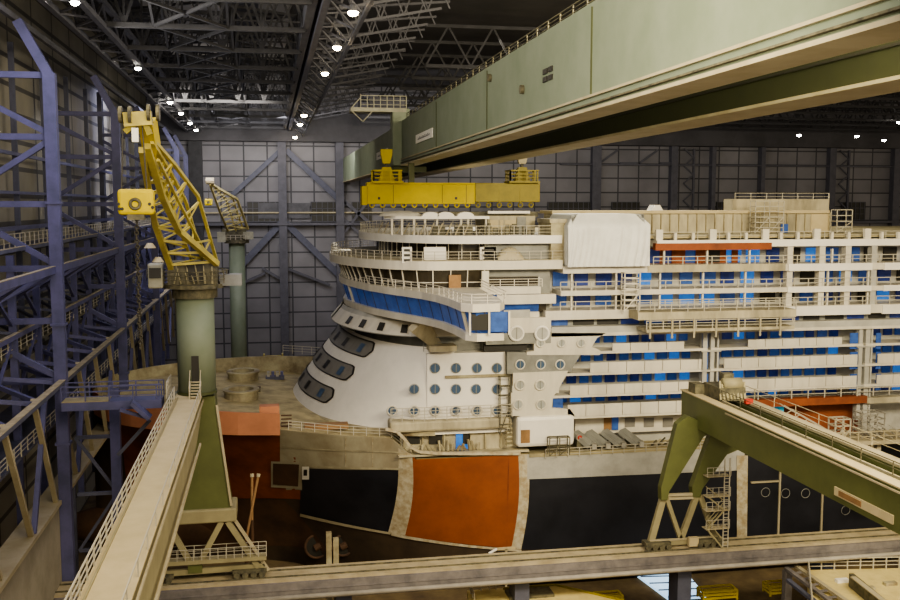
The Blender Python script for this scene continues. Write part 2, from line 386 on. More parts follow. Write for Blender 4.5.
# floor grating decks
MB().box(-29, 35, 45.2, -26.2, 262, 45.5).build('gallery_floor', 'bluegrey', g)
rail_mb([(-26.3, 35, 45.5), (-26.3, 262, 45.5)], 1.4, 2.2, .1).build('railing', 'rail', g)
MB().box(-29, 60, 35.0, -25, 262, 35.3).build('gallery_floor', 'machine', g)
rail_mb([(-25, 60, 35.3), (-25, 262, 35.3)], 1.3, 2.5, .09).build('railing', 'rail', g)
MB().box(-30, 70, 26.3, -23, 262, 26.6).build('gallery_floor', 'bluegrey', g)
rail_mb([(-23, 70, 26.6), (-23, 262, 26.6)], 1.3, 2.5, .09).build('railing', 'rail', g)
# horizontal zigzags and vertical V braces
y = 50.; k = 0
while y < 250:
    s = 10.4
    MB().bar((GX-.4, y, 43.5), (-26, y+s/2, 40.3), .35).bar((-26, y+s/2, 40.3), (GX-.4, y+s, 43.5), .35).build('zigzag_brace', 'steelblue', g)
    MB().bar((-24.5, y, 37.2), (-29, y+s/2, 38.5), .3).bar((-29, y+s/2, 38.5), (-24.5, y+s, 37.2), .3).build('zigzag_brace', 'bluegrey', g)
    b = MB().bar((-21, y+1, 32.2), (-27.5, y+s/2, 34), .4).bar((-27.5, y+s/2, 34), (-21, y+s, 32.2), .4).build('zigzag_brace', 'steelblue', g)
    MB().bar((-21, y, 32.5), (-21.4, y+s*.9, 20.4), .45).build('vee_brace', 'flange', g)
    if k % 2: MB().bar((-21.3, y+s*.95, 20.4), (-21.3, y+s*1.6, 32), .45).build('vee_brace', 'steelblue', g)
    MB().box(-25.3, y-.3, 12, -24.6, y+.3, 45).build('post', 'steelblue', g)
    MB().bar((-25, y, 30), (-25, y+s, 37), .3).bar((-25, y, 44), (-25, y+s, 38), .3).build('diagonal_brace', 'steelblue', g)
    y += s; k += 1
# blue cross walkway to the crane
wk = thing('blue_walkway', 'blue steel cross walkway with railings between the gallery and the crane girder', 'walkway', (-15, 100, 30))
a, b = atY(64, 392, 99)[0], atY(163, 392, 99)[0]
MB().box(a, 97.5, 30.2, b, 100, 31.0).build('floor_beam', 'steelblue', wk)
MB().box(a, 97.5, 31.02, b-5, 99.9, 31.08).build('floor_plate', 'deckdark', wk)
rail_mb([(a, 97.6, 31.05), (b, 97.6, 31.05)], 1.5, 2.2, .1).build('railing', 'steelblue', wk)
rail_mb([(a, 99.9, 31.05), (b, 99.9, 31.05)], 1.5, 2.2, .1).build('railing', 'steelblue', wk)
MB().bar(atY(132, 402, 97), atY(150, 418, 97), .4, 1.6, up=(0,1,0)).bar(atY(120, 410, 97), atY(148, 418, 97), .3).build('bracket', 'steelblue', wk)
MB().box(-16.5, 104, 8, -15.5, 105, 31).build('post', 'steelblue', wk)
MB().bar(atY(118, 455, 99), atY(150, 420, 99), .35).build('brace', 'bluegrey', wk)
for z in (14, 20, 26): MB().bar((-20, 104.5, z), (-15.8, 104.5, z), .35).build('cross_beam', 'bluegrey', wk)
MB().bar((-20, 104.5, 14), (-16, 104.5, 20), .3).bar((-20, 104.5, 26), (-16, 104.5, 20), .3).build('brace', 'bluegrey', wk)
# concrete dock wall lower left
w = thing('dock_side_wall', 'tall beige concrete dock wall at the lower left with steel coping', 'wall', (-22, 70, 0))
MB().box(-23, 20, 0, -21.2, 108, 20.0).build('wall_panel', 'concrete', w)
MB().box(-23.3, 20, 20.0, -20.9, 142, 20.4).build('coping', 'flange', w)
MB().bar((-21.1, 108, 0), (-21.1, 108, 20), .5).build('edge_post', 'bluegrey', w)

# ================================================================== NEAR DOCK EDGE, runway
t = thing('crane_runway', 'long dusty crane runway beam crossing the foreground in front of the ship', 'runway', (40, 98, 0))
MB().box(-40, 97.6, 10.8, 200, 101.2, 12).build('runway_slab', 'runway', t)
MB().box(-40, 97.2, 10.3, 200, 97.6, 11.75).build('side_plate', 'runside', t)
MB().tube((-40, 96.8, 10.4), (200, 96.8, 10.4), .27, 10).build('service_pipe', 'pipe', t, smooth=True)
MB().box(-40, 97.12, 11.0, 200, 97.2, 11.12).build('cable_tray', 'runside', t)
for y in (98.3, 100.2): MB().box(-40, y-.06, 12, 200, y+.06, 12.15).build('crane_rail', 'machine', t)
for x in (-12, 7, 26, 44.5, 62, 80): MB().box(x-.8, 98, 0, x+.8, 100.5, 10.8).build('pier', 'bluegrey', t)

# ================================================================== CRUISE SHIP
ship = thing('cruise_ship', 'unfinished white cruise ship with orange and black hull plating under construction', 'ship', (60, 141, 0))
YC = 141.0
BW = ((-24.5, .05), (-23.6, 4.5), (-21.5, 9), (-18, 13), (-14, 16), (-9, 18.8), (-4, 20.5), (2, 21.6), (9, 22.5), (16, 22.9), (22, 23), (200, 23))
def lerp(tab, x):
    if x <= tab[0][0]: return tab[0][1]
    for (a, u), (b, v) in zip(tab, tab[1:]):
        if x <= b: return u+(v-u)*(x-a)/(b-a)
    return tab[-1][1]
def sheer(x): return lerp(((-25, 24.0), (-10, 23.3), (0, 22.6), (8, 21.7), (14.5, 21.2), (17.5, 18.35), (200, 18.35)), x)
def half(x, z):
    d = sheer(x); b = lerp(BW, x)
    # width fades toward the keel; forward sections flare
    fl = max(0., min(1., (34-x)/52.))     # 0 midship, 1 at bow
    zz = max(0., min(1., z/d))
    low = lerp(((-30, -1), (-17, .3), (-8, 2.2), (0, 5), (10, 10), (25, 17.5), (40, 22), (60, 23), (200, 23)), x)
    low = max(.3, min(low, b))
    s = zz**(1.0+.7*fl) if fl > 0 else zz
    k = fl*1.0
    mid = low+(b-low)*(s if fl > .02 else 1)
    k = min(1, fl/.6); w = b*(1-k)+mid*k
    if z < 3 and x > 10: w *= (1-.12*((3-z)/3)**2)
    return max(.03, w)
def hullpt(x, z, off=0.): return (x, YC-half(x, z)-off, z)
def hpx(px, py, y0=120.):
    Y = y0
    for _ in range(12):
        p = atY(px, py, Y); Y = .5*Y+.5*(YC-half(p[0], max(0, p[2])))
    return p[0], p[2]
def patch(name, m, tl, tr, br, bl, off=.06, nx=24, nz=10, label=None, px=True, side=1, curve=None, top=False):
    A, B, C, D = [hpx(*p) if px else p for p in (tl, tr, br, bl)]
    rings = []
    for j in range(nz+1):
        v = j/nz; row = []
        for i in range(nx+1):
            u = i/nx
            x = (A[0]*(1-u)+B[0]*u)*(1-v)+(D[0]*(1-u)+C[0]*u)*v
            z = (A[1]*(1-u)+B[1]*u)*(1-v)+(D[1]*(1-u)+C[1]*u)*v
            if top: z = z*v+(sheer(x)+.03)*(1-v) if v < .35 else z
            if curve: x += curve*math.sin(math.pi*v)
            p = hullpt(x, z, off); row.append(p)
        rings.append(row)
    mb = MB().loft(rings)
    return mb.build(name, m, ship, smooth=True, label=label)
# base shell both sides
xs = [-24.5, -24, -23.6, -23, -22.2]+[-21.5+k*.75 for k in range(76)]+[37, 40, 50, 62, 80, 110, 150]
mb = MB()
for sd in (-1, 1):
    rings = []
    for x in xs:
        d = sheer(x); rings.append([(x, YC+sd*half(x, d*k/36), d*k/36) for k in range(37)])
    mb.loft(rings)
mb.loft([[(x, YC-half(x, 0), 0), (x, YC+half(x, 0), 0)] for x in xs])
mb.build('hull', 'keel', ship, smooth=True, label='dark lower hull in shadow')
mb = MB()
for k in range(1): pass
mb.loft([[(x, YC+s*half(x, sheer(x)), sheer(x)) for s in (-1, -.6, -.2, .2, .6, 1)] for x in xs])
mb.build('main_deck', 'deck', ship)
# bulbous bow
rings = []
for k in range(13):
    t_ = k/12; x = -31+34*t_; r = 4.2*math.sin(min(1, t_*1.6)*math.pi/2)**.6+.02
    rings.append([(x, YC-0+r*.8*math.cos(a), 5+r*math.sin(a)) for a in [2*math.pi*q/16 for q in range(17)]])
MB().loft(rings).build('bulbous_bow', 'rustdark', ship, smooth=True)
# painted hull blocks
patch('hull_block', 'rust', (119, 423), (292, 434), (306, 500), (128, 500), off=.05, label='rust red bow plating')
patch('hull_block', 'rustdark', (128, 500), (284, 500), (330, 552), (150, 552), off=.05, label='dark brown lower bow plating')  # shadow under the bow put into this darker brown
patch('hull_block', 'plate', (280, 434), (411, 449), (400, 470), (280, 467), off=.08, top=True, label='beige weathered upper plating')
patch('hull_block', 'black', (301, 467), (401, 470), (390, 532), (300, 514), off=.07, label='black plating behind the beige band')
patch('weld_seam', 'plate', (284, 466), (302, 467), (302, 490), (286, 490), off=.09, label='bare beige plate edge')
p = patch('side_hatch', 'rustdark', (273, 463), (299, 464), (298, 486), (273, 484), off=.3, nx=4, nz=4, label='square dark hatch on the bow')
patch('hatch_frame', 'plate', (271, 461), (302, 462), (301, 489), (271, 487), off=.2, nx=4, nz=4)
patch('small_port', 'sign', (302, 466), (309, 466), (309, 479), (302, 479), off=.3, nx=2, nz=2)
patch('small_port', 'dark', (303.5, 469), (307, 469), (307, 475), (303.5, 475), off=.35, nx=2, nz=2)
patch('weld_seam', 'seam', (398, 448), (412, 454), (405, 535), (388, 532), off=.12, curve=.5, label='pale curved weld seam left of the orange block')
patch('hull_block', 'orange', (411, 453), (520, 454), (512, 548), (404, 535), off=.10, curve=.5, top=True, label='bright orange primer block')
patch('weld_seam', 'seam', (518, 454), (528, 454), (521, 549), (511, 548), off=.13, curve=.5, label='pale weld seam right of the orange block')
patch('hull_block', 'pale', (527, 454), (745, 447), (742, 470), (527, 479), off=.14, nx=30, label='pale grey upper hull band')
patch('hull_block', 'black', (527, 479), (742, 470), (742, 552), (521, 549), off=.10, nx=30, label='glossy black hull plating amidships')
patch('hull_block', 'black', (746, 452), (1000, 442), (1000, 560), (746, 552), off=.10, nx=30, label='black hull plating aft of the vertical strut')
patch('weld_seam', 'seam', (736, 455), (747, 455), (746, 552), (736, 552), off=.25, label='pale vertical strip on black hull')
patch('rubbing_strake', 'flange', (300, 513), (391, 532), (390, 534), (300, 516), off=.25, nz=1)
patch('rubbing_strake', 'seam', (391, 532), (521, 549), (521, 551), (391, 535), off=.25, nz=1)
patch('rubbing_strake', 'beige', (280, 446), (405, 452), (405, 453.5), (280, 447.5), off=.18, nz=1)
patch('rubbing_strake', 'beige', (276, 463), (403, 468), (403, 470), (276, 465), off=.2, nz=1)
for px in (508,): patch('plate_joint', 'rust', (px, 454), (px+1, 454), (px-1, 546), (px-2, 546), off=.14, nx=1)
for px in (345, 372): patch('plate_joint', 'seam', (px, 437), (px+1, 437), (px+1, 467), (px, 466), off=.14, nx=1)
_=0
for x_, y_ in ((765, 492), (785, 493), (805, 493), (845, 510)):
    x, z = hpx(x_, y_); MB().torus((x, YS-.15, z), .62, .05).build('hull_ring', 'grey', ship)
x, z = hpx(750, 482); MB().box(x, YS-.4, z-.1, x+4, YS-.1, z+.1).build('fender_bar', 'flange', ship)
for px in (779, 822):
    x, z = hpx(px, 478); MB().box(x-.12, YS-.35, 4, x+.12, YS-.12, 17).build('draft_pipe', 'flange', ship)
# thruster tunnels
for px, py, r in ((317, 546, 1.6), (343, 545, 1.4)):
    x, z = hpx(px, py); y = YC-half(x, z)
    o = MB().torus((x, y-.15, z), r, .2).build('thruster_tunnel', 'rustdark', ship, smooth=True)
    MB().disc((x, y-.2, z), r).build('tunnel_mouth', 'dark', o)
    MB().tube((x-.3, y-.3, z-.2), (x+.5, y-.3, z+.2), .5).build('thruster_hub', 'rustdark', o)
# salmon bulwark forward
def bulwark(name, m, x0, x1, h0, h1, sd, lab=None, off=.08, zlow=None):
    rr = [[], [], [], []]
    n = 30
    for i in range(n+1):
        x = x0+(x1-x0)*i/n; d = sheer(x); h = h0+(h1-h0)*i/n; b = half(x, d)+off
        for j, (o_, zz) in enumerate(((0, zlow or d-1.3), (.25, d+h), (-.1, d+h), (-.4, d-.1))):
            rr[j].append((x, YC+sd*(b+o_), zz))
    return MB().loft(rr).build(name, m, ship, label=lab)
xb = hpx(280, 425)[0]
bulwark('bulwark', 'pink', -24.4, xb, 1.0, 2.0, -1, 'salmon pink near bulwark', zlow=21.8)
bulwark('bulwark', 'beige_dark', -24.4, 14, 1.2, 3.2, 1, 'stained beige far bulwark')
xp, zp = hpx(272, 418)
MB().box(xp-1.5, YC-half(xp, 22)+.2, sheer(xp), xp+.9, YC-half(xp, 22)+1.8, sheer(xp)+2.6).build('bulwark_locker', 'pink', ship)
MB().box(xp-.4, YC-half(xp, 22)+.1, sheer(xp)+.4, xp+.1, YC-half(xp, 22)+.2, sheer(xp)+1.6).build('locker_door', 'dark', ship)
mb = MB()
for k in range(6):
    mb.box(xp+1.1, YC-half(xp, 22)+.5, sheer(xp)-1+k*.45, xp+2.4, YC-half(xp, 22)+.7, sheer(xp)-.85+k*.45)
mb.build('deck_ladder', 'rustdark', ship)
def deckrail(x0, x1, sd, inset, h=1.1, m='rail', n=16, dz=0, step=1.6):
    pts = [(x0+(x1-x0)*i/n, YC+sd*(half(x0+(x1-x0)*i/n, sheer(x0+(x1-x0)*i/n))-inset), sheer(x0+(x1-x0)*i/n)+dz) for i in range(n+1)]
    return rail_mb(pts, h, step, .08).build('railing', m, ship)
deckrail(2, 16, -1, .5); deckrail(2, 16, 1, 0, 1.3, dz=3.1, m='rail')
MB().box(hpx(305, 425)[0], 121.0, 21.9, hpx(350, 425)[0], 122.6, 22.5).build('deck_grate', 'door', ship)
# curved sheer rail dipping at the orange block
pts = [hpx(*q) for q in ((385, 428), (397, 431), (404, 438), (410, 446), (419, 451), (435, 452.5), (460, 453), (520, 453))]
mb = MB()
for a, b in zip(pts, pts[1:]): mb.bar((a[0], YS-.25, a[1]), (b[0], YS-.25, b[1]), .35)
mb.build('sheer_rail', 'seam', ship)

# ---- plan outlines
def outline(nose, c, b=23., xa=None, n=20, e=2.0, yc=YC):
    near = []
    for i in range(n+1):
        t_ = math.pi/2*i/n
        near.append((c-(c-nose)*max(0,math.cos(t_))**(2/e), yc-b*math.sin(t_)**(2/e)))
    if xa: near.append((xa, yc-b))
    return near
def full(near, yc=YC): return near+[(x, 2*yc-y) for x, y in reversed(near[1:])]
def inset(near, d): # shrink an outline about the centreline
    return [(x+d*(1 if i < 6 else .6), min(YC, y+d)) for i, (x, y) in enumerate(near)]
# cone front
YN = 146.0
def nose(z): return 3.7+(z-23)*.66+max(0, z-23)**2*.012
def cone_near(z, n=26):
    c = 19.5+(z-21.5)*.25; return outline(nose(z), c, 22.25, None, n, 2.15)
def conept(z, t_, off=0):
    c = 20+(z-21.5)*.25; b = 27.25 if t_ >= 0 else 18.0; nz = nose(z); e = 2.05
    return (c-(c-nz+off)*max(0,math.cos(t_))**(2/e), YN-math.copysign((b+off)*abs(math.sin(t_))**(2/e), t_), z)
mb = MB(); mb.loft([[conept(z, math.pi/2*k/30) for k in range(-30, 31)] for z in [21.2+k*1.1 for k in range(11)]])
mb.build('front_shell', 'bright', ship, smooth=True, label='white sloped rounded front wall')
def bandpatch(zc, h, t0, t1, off, name, m, parent=None, n=40, round_=True, lab=None):
    # a band hugging the front shell, rounded at its aft end
    top, bot = [], []
    for i in range(n+1):
        t_ = t0+(t1-t0)*i/n
        hh = h
        if round_:
            rem = (t1-t_)/.07
            if rem < 1: hh = h*math.sqrt(max(0.0, 1-(1-rem)**2))*.85+.15*h*min(1, rem*6)
        top.append(conept(zc+hh, t_, off)); bot.append(conept(zc-hh, t_, off))
    return MB().loft([top, bot]).build(name, m, parent or ship, lab and True or True, label=lab)
def t_of(px, zc, off=0):
    best = (1e9, 0)
    for i in range(1, 400):
        t_ = math.pi/2*i/400; p = conept(zc, t_)
        v = Vector(p)-Vector((0,0,H)); f = v.dot(Vector(_F)); x = 450+F*v.dot(Vector(_R))/f
        if abs(x-px) < best[0] and t_ > .15: best = (abs(x-px), t_)
    return best[1]
for zc, px1, wins in ((24.5, 334, (300, 304, 309, 322)), (27.7, 354, (316, 320, 328, 342)), (30.9, 374, (334, 339, 347, 362))):
    t1 = t_of(px1, zc)
    b = bandpatch(zc, 1.02, -.6, t1, .14, 'window_band', 'dark', lab='dark outline of window strip')
    bandpatch(zc, .88, -.6, t1-.015, .19, 'strip', 'band', b)
    t3, t4 = t_of(wins[2], zc), t_of(wins[3], zc)
    for k, tt in enumerate((t3-.46, t3-.24, t3, t4)):
        rings = []
        for zz in (zc-.55, zc+.55): rings.append([conept(zz, tt+dt, .26) for dt in (-.03, -.015, 0, .015, .03)])
        MB().loft(rings).build('window_pane', 'portglass' if k == 3 else 'dark', b)
# dark deck foot of the cone
mb = MB(); mb.poly([conept(21.5, math.pi/2*k/30, .5)[:2] for k in range(-30, 31)], 21.2, 21.9); mb.build('shell_foot', 'beige_dark', ship)
# side wall with portholes
xa, xb_ = SX(410), SX(512)
MB().box(SX(428), 118.77, 21.2, xb_, 122, SZ(354, 460)).build('side_wall', 'bright', ship, label='white side wall with portholes')
def porthole(px, py, r, Y, m='portglass', ring=.16, ringm='white'):
    x, _, z = atY(px, py, Y)
    o = MB().torus((x, Y-.05, z), r, ring, n=18, m=5).build('porthole', ringm, ship, smooth=True)
    MB().disc((x, Y-.1, z), r-.05, n=18).build('glass', m, o)
    MB().box(x-.05, Y-.16, z-r*.9, x+.05, Y-.11, z+r*.9).build('mullion', 'grey', o)
for px in (435, 456, 477, 497): porthole(px, 368, .62, 118.65, ring=.04, ringm='grey')
for px in (414, 435, 456, 476, 497): porthole(px, 389, .62, 118.65, ring=.04, ringm='grey')
for px in (392, 414, 435, 456, 477, 497): porthole(px, 410.5, .6, 118.65, ring=.13)
mb = MB().box(SX(446), 118.5, SZ(378, 460)-.1, SX(512), 118.8, SZ(377, 460)+.1); mb.build('cable_tray', 'beige_dark', ship)
rail_mb([(SX(390), 117.6, SZ(419, 460)), (SX(512), 117.6, SZ(419, 460))], 1.7, 1.4, .08, 4).build('railing', 'rail', ship)
# lower side deckhouse (openings)
z0, z1 = 21.0-2.1, SZ(430, 450)
def spx(name, m, a, y0, b, y1, Y=YS, d=.2, label=None, parent=None, bevel=0):
    p = atY(a, (y0+y1)/2, Y); q = atY(b, (y0+y1)/2, Y); zt = atY((a+b)/2, y0, Y)[2]; zb = atY((a+b)/2, y1, Y)[2]
    return MB().box(p[0], Y, zb, q[0], Y+d, zt).build(name, m, parent or ship, label=label, bevel=bevel)
spx('upper_strake', 'beige', 390, 420, 512, 431, 117.9, 3.0, label='yellowish upper strake above the open side deck', bevel=.3)
spx('lower_deckhouse_wall', 'beige', 400, 431, 517, 453, 119.5, 1.0)
for a, b in ((407, 420), (429, 442)): spx('side_opening', 'dark', a, 434, b, 444, 119.3, .1)
spx('blue_opening', 'bluelit', 456, 433, 470, 449, 119.3, .1); spx('opening_shade', 'dark', 463, 433, 470, 444, 119.2, .1)
for px in (404, 424, 446, 472, 488, 504): x = SX(px); MB().box(x-.1, 119.2, 18.9, x+.1, 119.4, SZ(431, 450)).build('stiffener', 'beige_dark', ship)
mb = MB()
for k in range(16):
    x = SX(414)+k*.55; mb.bar((x, 118.6, 19.1), (x+random.uniform(-.5, .5), 118.9, 19.1+random.uniform(.5, 1.5)), .25)
mb.build('pipework', 'beige_dark', ship)
for k in range(5): pass
mb = MB()
for k in range(6): z = SZ(424+k*4.3, 510); mb.box(SX(507), 117.7, z, SX(512.5), 118.6, z+.16)
mb.build('side_ladder', 'beige_dark', ship)
MB().box(SX(398), 117.9, 18.7, SX(530), 119.6, 18.95).build('side_deck', 'beige', ship)
# white deckhouse box
spx('side_deckhouse', 'bright', 517, 416, 575, 447, 117.4, 3.5, label='white side deckhouse with brown door', bevel=.5)
spx('deckhouse_door', 'door', 521, 430, 530, 443, 117.3, .1)
rail_mb([(SX(546), 117.7, SZ(453)), (SX(745), 117.7, SZ(451))], 1.15, 1.5, .09).build('railing', 'rail', ship)
MB().box(SX(530), 117.75, 18.0, 150, 123, 18.45).build('lower_deck', 'deckdark', ship)
# ---- bridge front superstructure
o_top = outline(12.9, 25, 22.6, SX(562)); o_s2 = outline(8.6, 21, 23.0, SX(562)); 
bridge = [(10.0, YC), (10.05, 138), (10.5, 134.5), (11.4, 130), (12.6, 125.5), (14.4, 120.7), (16.0, 117.2), (17.6, 113.5), (18.7, 109.5), (19.3, 105), (19.6, 99.6), (20.6, 98.4), (23.6, 98.8), (24.6, 101), (25.0, 110), (25.4, 117.8), (SX(540), 117.8)]
def slab(near, z0, z1, nm, m, lab=None): return MB().poly(full(near), z0, z1).build(nm, m, ship, label=lab)
def skin(n0, n1, z0, z1, nm, m, lab=None):
    return MB().loft([[(x, y, z0) for x, y in full(n0)], [(x, y, z1) for x, y in full(n1)]]).build(nm, m, ship, label=lab)
def shrink(near, d):
    return [(x+d if x < 24.4 else x, y+(d if y < YC-.01 else 0)) for x, y in near]
slab(o_top, 45.1, 46.1, 'upper_deck_slab', 'bright', 'bright white top deck edge of the rounded front')
slab(o_s2, 41.9, 43.0, 'observation_deck_slab', 'white', 'white observation deck edge')
MB().poly(full([(x+.5, y+.5 if y < YC-.1 else y) for x, y in o_s2]), 43.0, 43.06).build('observation_deck_floor', 'beige', ship)
def smooth_line(P, n=4):
    out = []
    for i in range(len(P)-1):
        a, b = Vector(P[i]), Vector(P[i+1])
        for k in range(n): out.append(tuple(a.lerp(b, k/n)))
    return out+[P[-1]]
slab(bridge, 38.85, 39.7, 'bridge_roof', 'white', 'white bridge roof with projecting wing')
b_in = shrink(bridge, .35); b_low = shrink(bridge, 1.1)
slab(shrink(bridge, .6), 35.7, 36.5, 'bridge_floor', 'white', 'white sill under the blue bridge windows')
skin(b_low, b_in, 36.4, 38.9, 'bridge_window_band', 'blue', 'blue filmed bridge windows')
# bridge mullions
nb = smooth_line(b_low, 3); nt_ = smooth_line(b_in, 3)
for i in range(2, len(nb)-6, 2):
    MB().bar((*nb[i], 36.4), (*nt_[i], 38.9), .1, .1).build('bridge_mullion', 'bluegrey', ship)
for i in (6, 30): MB().bar((nb[i][0]-.1, nb[i][1]-.1, 36.4), (nt_[i][0]-.1, nt_[i][1]-.1, 38.9), .35, .2).build('window_post', 'white', ship)
# wing aft face (dark + blue panes facing viewer)
MB().box(20.6, 98.9, 36.9, 22.4, 99.0, 38.6).build('wing_window', 'dark', ship); MB().box(22.6, 98.9, 36.7, 24.6, 99.05, 38.8).build('wing_window', 'blue', ship)
for x in (20.4, 22.45, 24.6): MB().box(x-.1, 98.75, 36.4, x+.1, 98.95, 38.9).build('window_post', 'white', ship)
# visor below the bridge
v0 = outline(8.7, 21, 22.4, 24); v1 = outline(10.1, 21.5, 20.9, 24)
skin(v0, v1, 33.6, 35.2, 'visor', 'white', 'white visor under the bridge with dark slots')
skin(v1, outline(10.4, 22, 20.6, 24), 35.2, 35.75, 'visor', 'pale')
MB().poly(full(v0), 33.5, 33.62).build('visor_soffit', 'grey', ship)
for t_ in (.45, .68, .92, 1.18):
    pts = []
    for z, (nz, b) in ((33.95, (9.0, 22.07)), (34.9, (9.82, 21.23))):
        pts.append([(21-(21-nz+.08)*math.cos(t_+d), YC-(b+.08)*math.sin(t_+d), z) for d in (-.035, .035)])
    MB().loft(pts).build('visor_slot', 'dark', ship)
# recessed wall, its shade under the bridge put into the grey
MB().poly(full(outline(12.2, 23, 20.5, SX(512))), 31, 35.8).build('recess_wall', 'grey', ship)
MB().bar((17.6, 117, 35.6), (20.5, 120, 32.4), 2.6, 1.0, up=(0,1,0), w2=1.2).build('wing_bracket', 'beige', ship); MB().box(19.2, 117.5, 31.9, 22.6, 120, 32.6).build('wing_bracket', 'beige', ship)
rail_mb([(SX(425), 119.2, SZ(352, 460)), (SX(512), 119.2, SZ(352, 460))], 1.1, 1.5, .07, 3).build('railing', 'grey', ship)
# walls between slabs with windows
w1 = shrink(outline(15.5, 25, 20, SX(550)), 0)
skin(w1, w1, 43.0, 45.2, 'observation_wall', 'brownglass', 'brown glass front under the top deck')
w2n = outline(10.6, 21, 22.2, SX(488)); w2t = outline(9.6, 21, 22.6, SX(488))
skin(w2n, w2t, 39.6, 42.0, 'panorama_window_band', 'brownglass', 'slanted brown panorama windows')
def mull(nb, nt, z0, z1, step, m='white', w=.13, start=2, end=0, n=4):
    A = smooth_line(nb, n); B = smooth_line(nt, n)
    acc = 0
    for i in range(start, len(A)-end):
        acc += (Vector(A[i])-Vector(A[i-1])).length
        if acc >= step:
            acc = 0; MB().bar((A[i][0]-.05, A[i][1]-.1, z0), (B[i][0]-.05, B[i][1]-.1, z1), w).build('mullion', m, ship)
A = smooth_line(w2n, 16); 
mull(w2n, w2t, 39.6, 42.0, 1.9, n=16); mull(w1, w1, 43.0, 45.2, 1.7, w=.1, n=16)
mb = MB()
for s_ in (1,):
    P = [(x-.12, y-.12, 40.35) for x, y in w2n]
    for a, b in zip(P, P[1:]): mb.bar(a, b, .1)
mb.build('window_rail', 'white', ship)
MB().poly(full(shrink(w2n, .15)), 39.6, 40.1).build('panorama_sill', 'white', ship)
spx('timber_door', 'door', 449, 275, 461, 291, 118.2, .2); spx('wall_pillar', 'white', 482, 271, 489, 296, 117.9, .5)
spx('white_sheet', 'bright', 424, 247, 446, 262, 120.6, .2); 
for a, b in ((402, 412), (480, 496)):
    o = spx('window_screen', 'bright', a, 247, b, 263, 119.6, .15)
    for k in range(3): spx('slot', 'dark', a+2, 249+k*5, b-2, 251.5+k*5, 119.5, .08, parent=o)
# railings of the front decks
def rl(near, z, h, step, d=.25, m='rail', stop=None, w=.07):
    P = [(x+d, y+(d if y < YC-.1 else 0), z) for x, y in near]
    if stop: P = P[:stop]
    F_ = [(x, 2*YC-y, z) for x, y, z in reversed(P[1:])]
    rail_mb(list(reversed(P)) + [(x, y, z) for x, y, z in reversed(F_)][0:], h, step, w).build('railing', m, ship)
rl(o_top, 46.1, 1.2, 1.6); rl(o_s2, 43.0, 1.15, 1.5); rl(bridge, 39.7, 1.0, 1.8, m='white')
# stair-like folding gear on the top deck edge
for k in range(12):
    t_ = .5+k*.09; x = 24-(24-12.2)*math.cos(t_)+.8; y = YC-22.6*math.sin(t_)+.8; MB().bar((x, y, 46.2), (x+.7, y+.3, 47.6), .12).build('davit', 'flange', ship)
# pergola on the top deck
pg = [(atY(x, 217, 124)[0]) for x in (386, 488)]
zt = atY(440, 217, 124)[2]
MB().poly([(pg[0], 126), (pg[0]+1.2, 124), (pg[0]+3, 123.2), (pg[1], 123.2), (pg[1], 131), (pg[0]+3, 131), (pg[0]+1, 129)], zt-.25, zt+.1).build('pergola_roof', 'bright', ship)
rings = []
cx = pg[0]+2.2
for k in range(5):
    r = 2.6*math.cos(k*math.pi/8)+.01; rings.append([(cx+1.1*r*math.cos(a), 126.5+r*math.sin(a), zt+.1+.7*math.sin(k*math.pi/8)) for a in [2*math.pi*q/16 for q in range(16)]])
MB().loft(rings, True).build('pergola_dome', 'white', ship, smooth=True)
for px in (392, 402, 414, 425, 437, 461, 468, 486): x = atY(px, 225, 123.6)[0]; MB().tube((x, 123.6, 46.1), (x, 123.6, zt-.2), .16, 8).build('pergola_column', 'white', ship)
for px in (431, 446, 466): x = atY(px, 217, 123.2)[0]; MB().prismY([(x+1.1*math.cos(q), zt+.1+.55*math.sin(q)) for q in [math.pi*i/10 for i in range(11)]], 123.3, 124.2).build('pergola_arch', 'bright', ship)
# dark deckhouse behind the pergola
spx('top_deckhouse', 'beige', 488, 216, 535, 237, 126, 8); spx('top_deckhouse_roof', 'machine', 450, 212, 538, 217, 127.5, 9)
for a, b in ((490, 498), (500, 503), (505, 516)): spx('deckhouse_window', 'cream', a, 220, b, 231, 125.9, .1)
spx('deckhouse_post', 'grey', 517, 217, 526, 236, 125.8, .2); spx('lit_roof_strip', 'bright', 488, 211, 530, 213.5, 126.5, .3)
mb = MB()
for k in range(34):
    x = atY(430+k*3.1, 232, 121)[0]; y = 121+random.random()*2.5; h = random.uniform(.5, 1.6); mb.box(x, y, 46.1, x+random.uniform(.15, .7), y+.4, 46.1+h)
mb.build('deck_fittings', 'machine', ship, stuff=True)

# ---- blocks between the rounded front and the balcony decks
MB().box(26.5, 119.6, 21.3, SX(553), 163, 45.2).build('accommodation_core', 'grey', ship)
MB().box(SX(550), 121.6, 18.3, 150, 163, 45.6).build('accommodation_core', 'pale', ship)
MB().box(SX(470), 119.2, 45.6, 150, 163, 46.0).build('top_deck', 'deckdark', ship)
spx('forward_block', 'pale', 487, 277, 540, 286, 118.2, 1.5); spx('forward_block', 'brownglass', 489, 277, 538, 286, 118.1, .1)
spx('forward_block', 'pale', 489, 286, 540, 294, 118.0, 1.6); spx('forward_fascia', 'white', 498, 294.5, 556, 304, 117.8, 2)
spx('forward_block', 'brownglass', 500, 304, 546, 312, 118.9, .5); spx('forward_balcony', 'pale', 504, 310, 530, 318, 118.0, .4)
spx('forward_fascia', 'white', 488, 318, 551, 333, 117.7, 1.5, label='white block with large round openings'); spx('forward_block', 'grey', 486, 333, 551, 344, 117.75, 1.5)
for px in (491, 516.5, 542): porthole(px, 333.5, .86, 117.6, 'pale', .16, 'bright')
spx('forward_slot', 'dark', 484, 344, 527, 351, 118.4, .3)
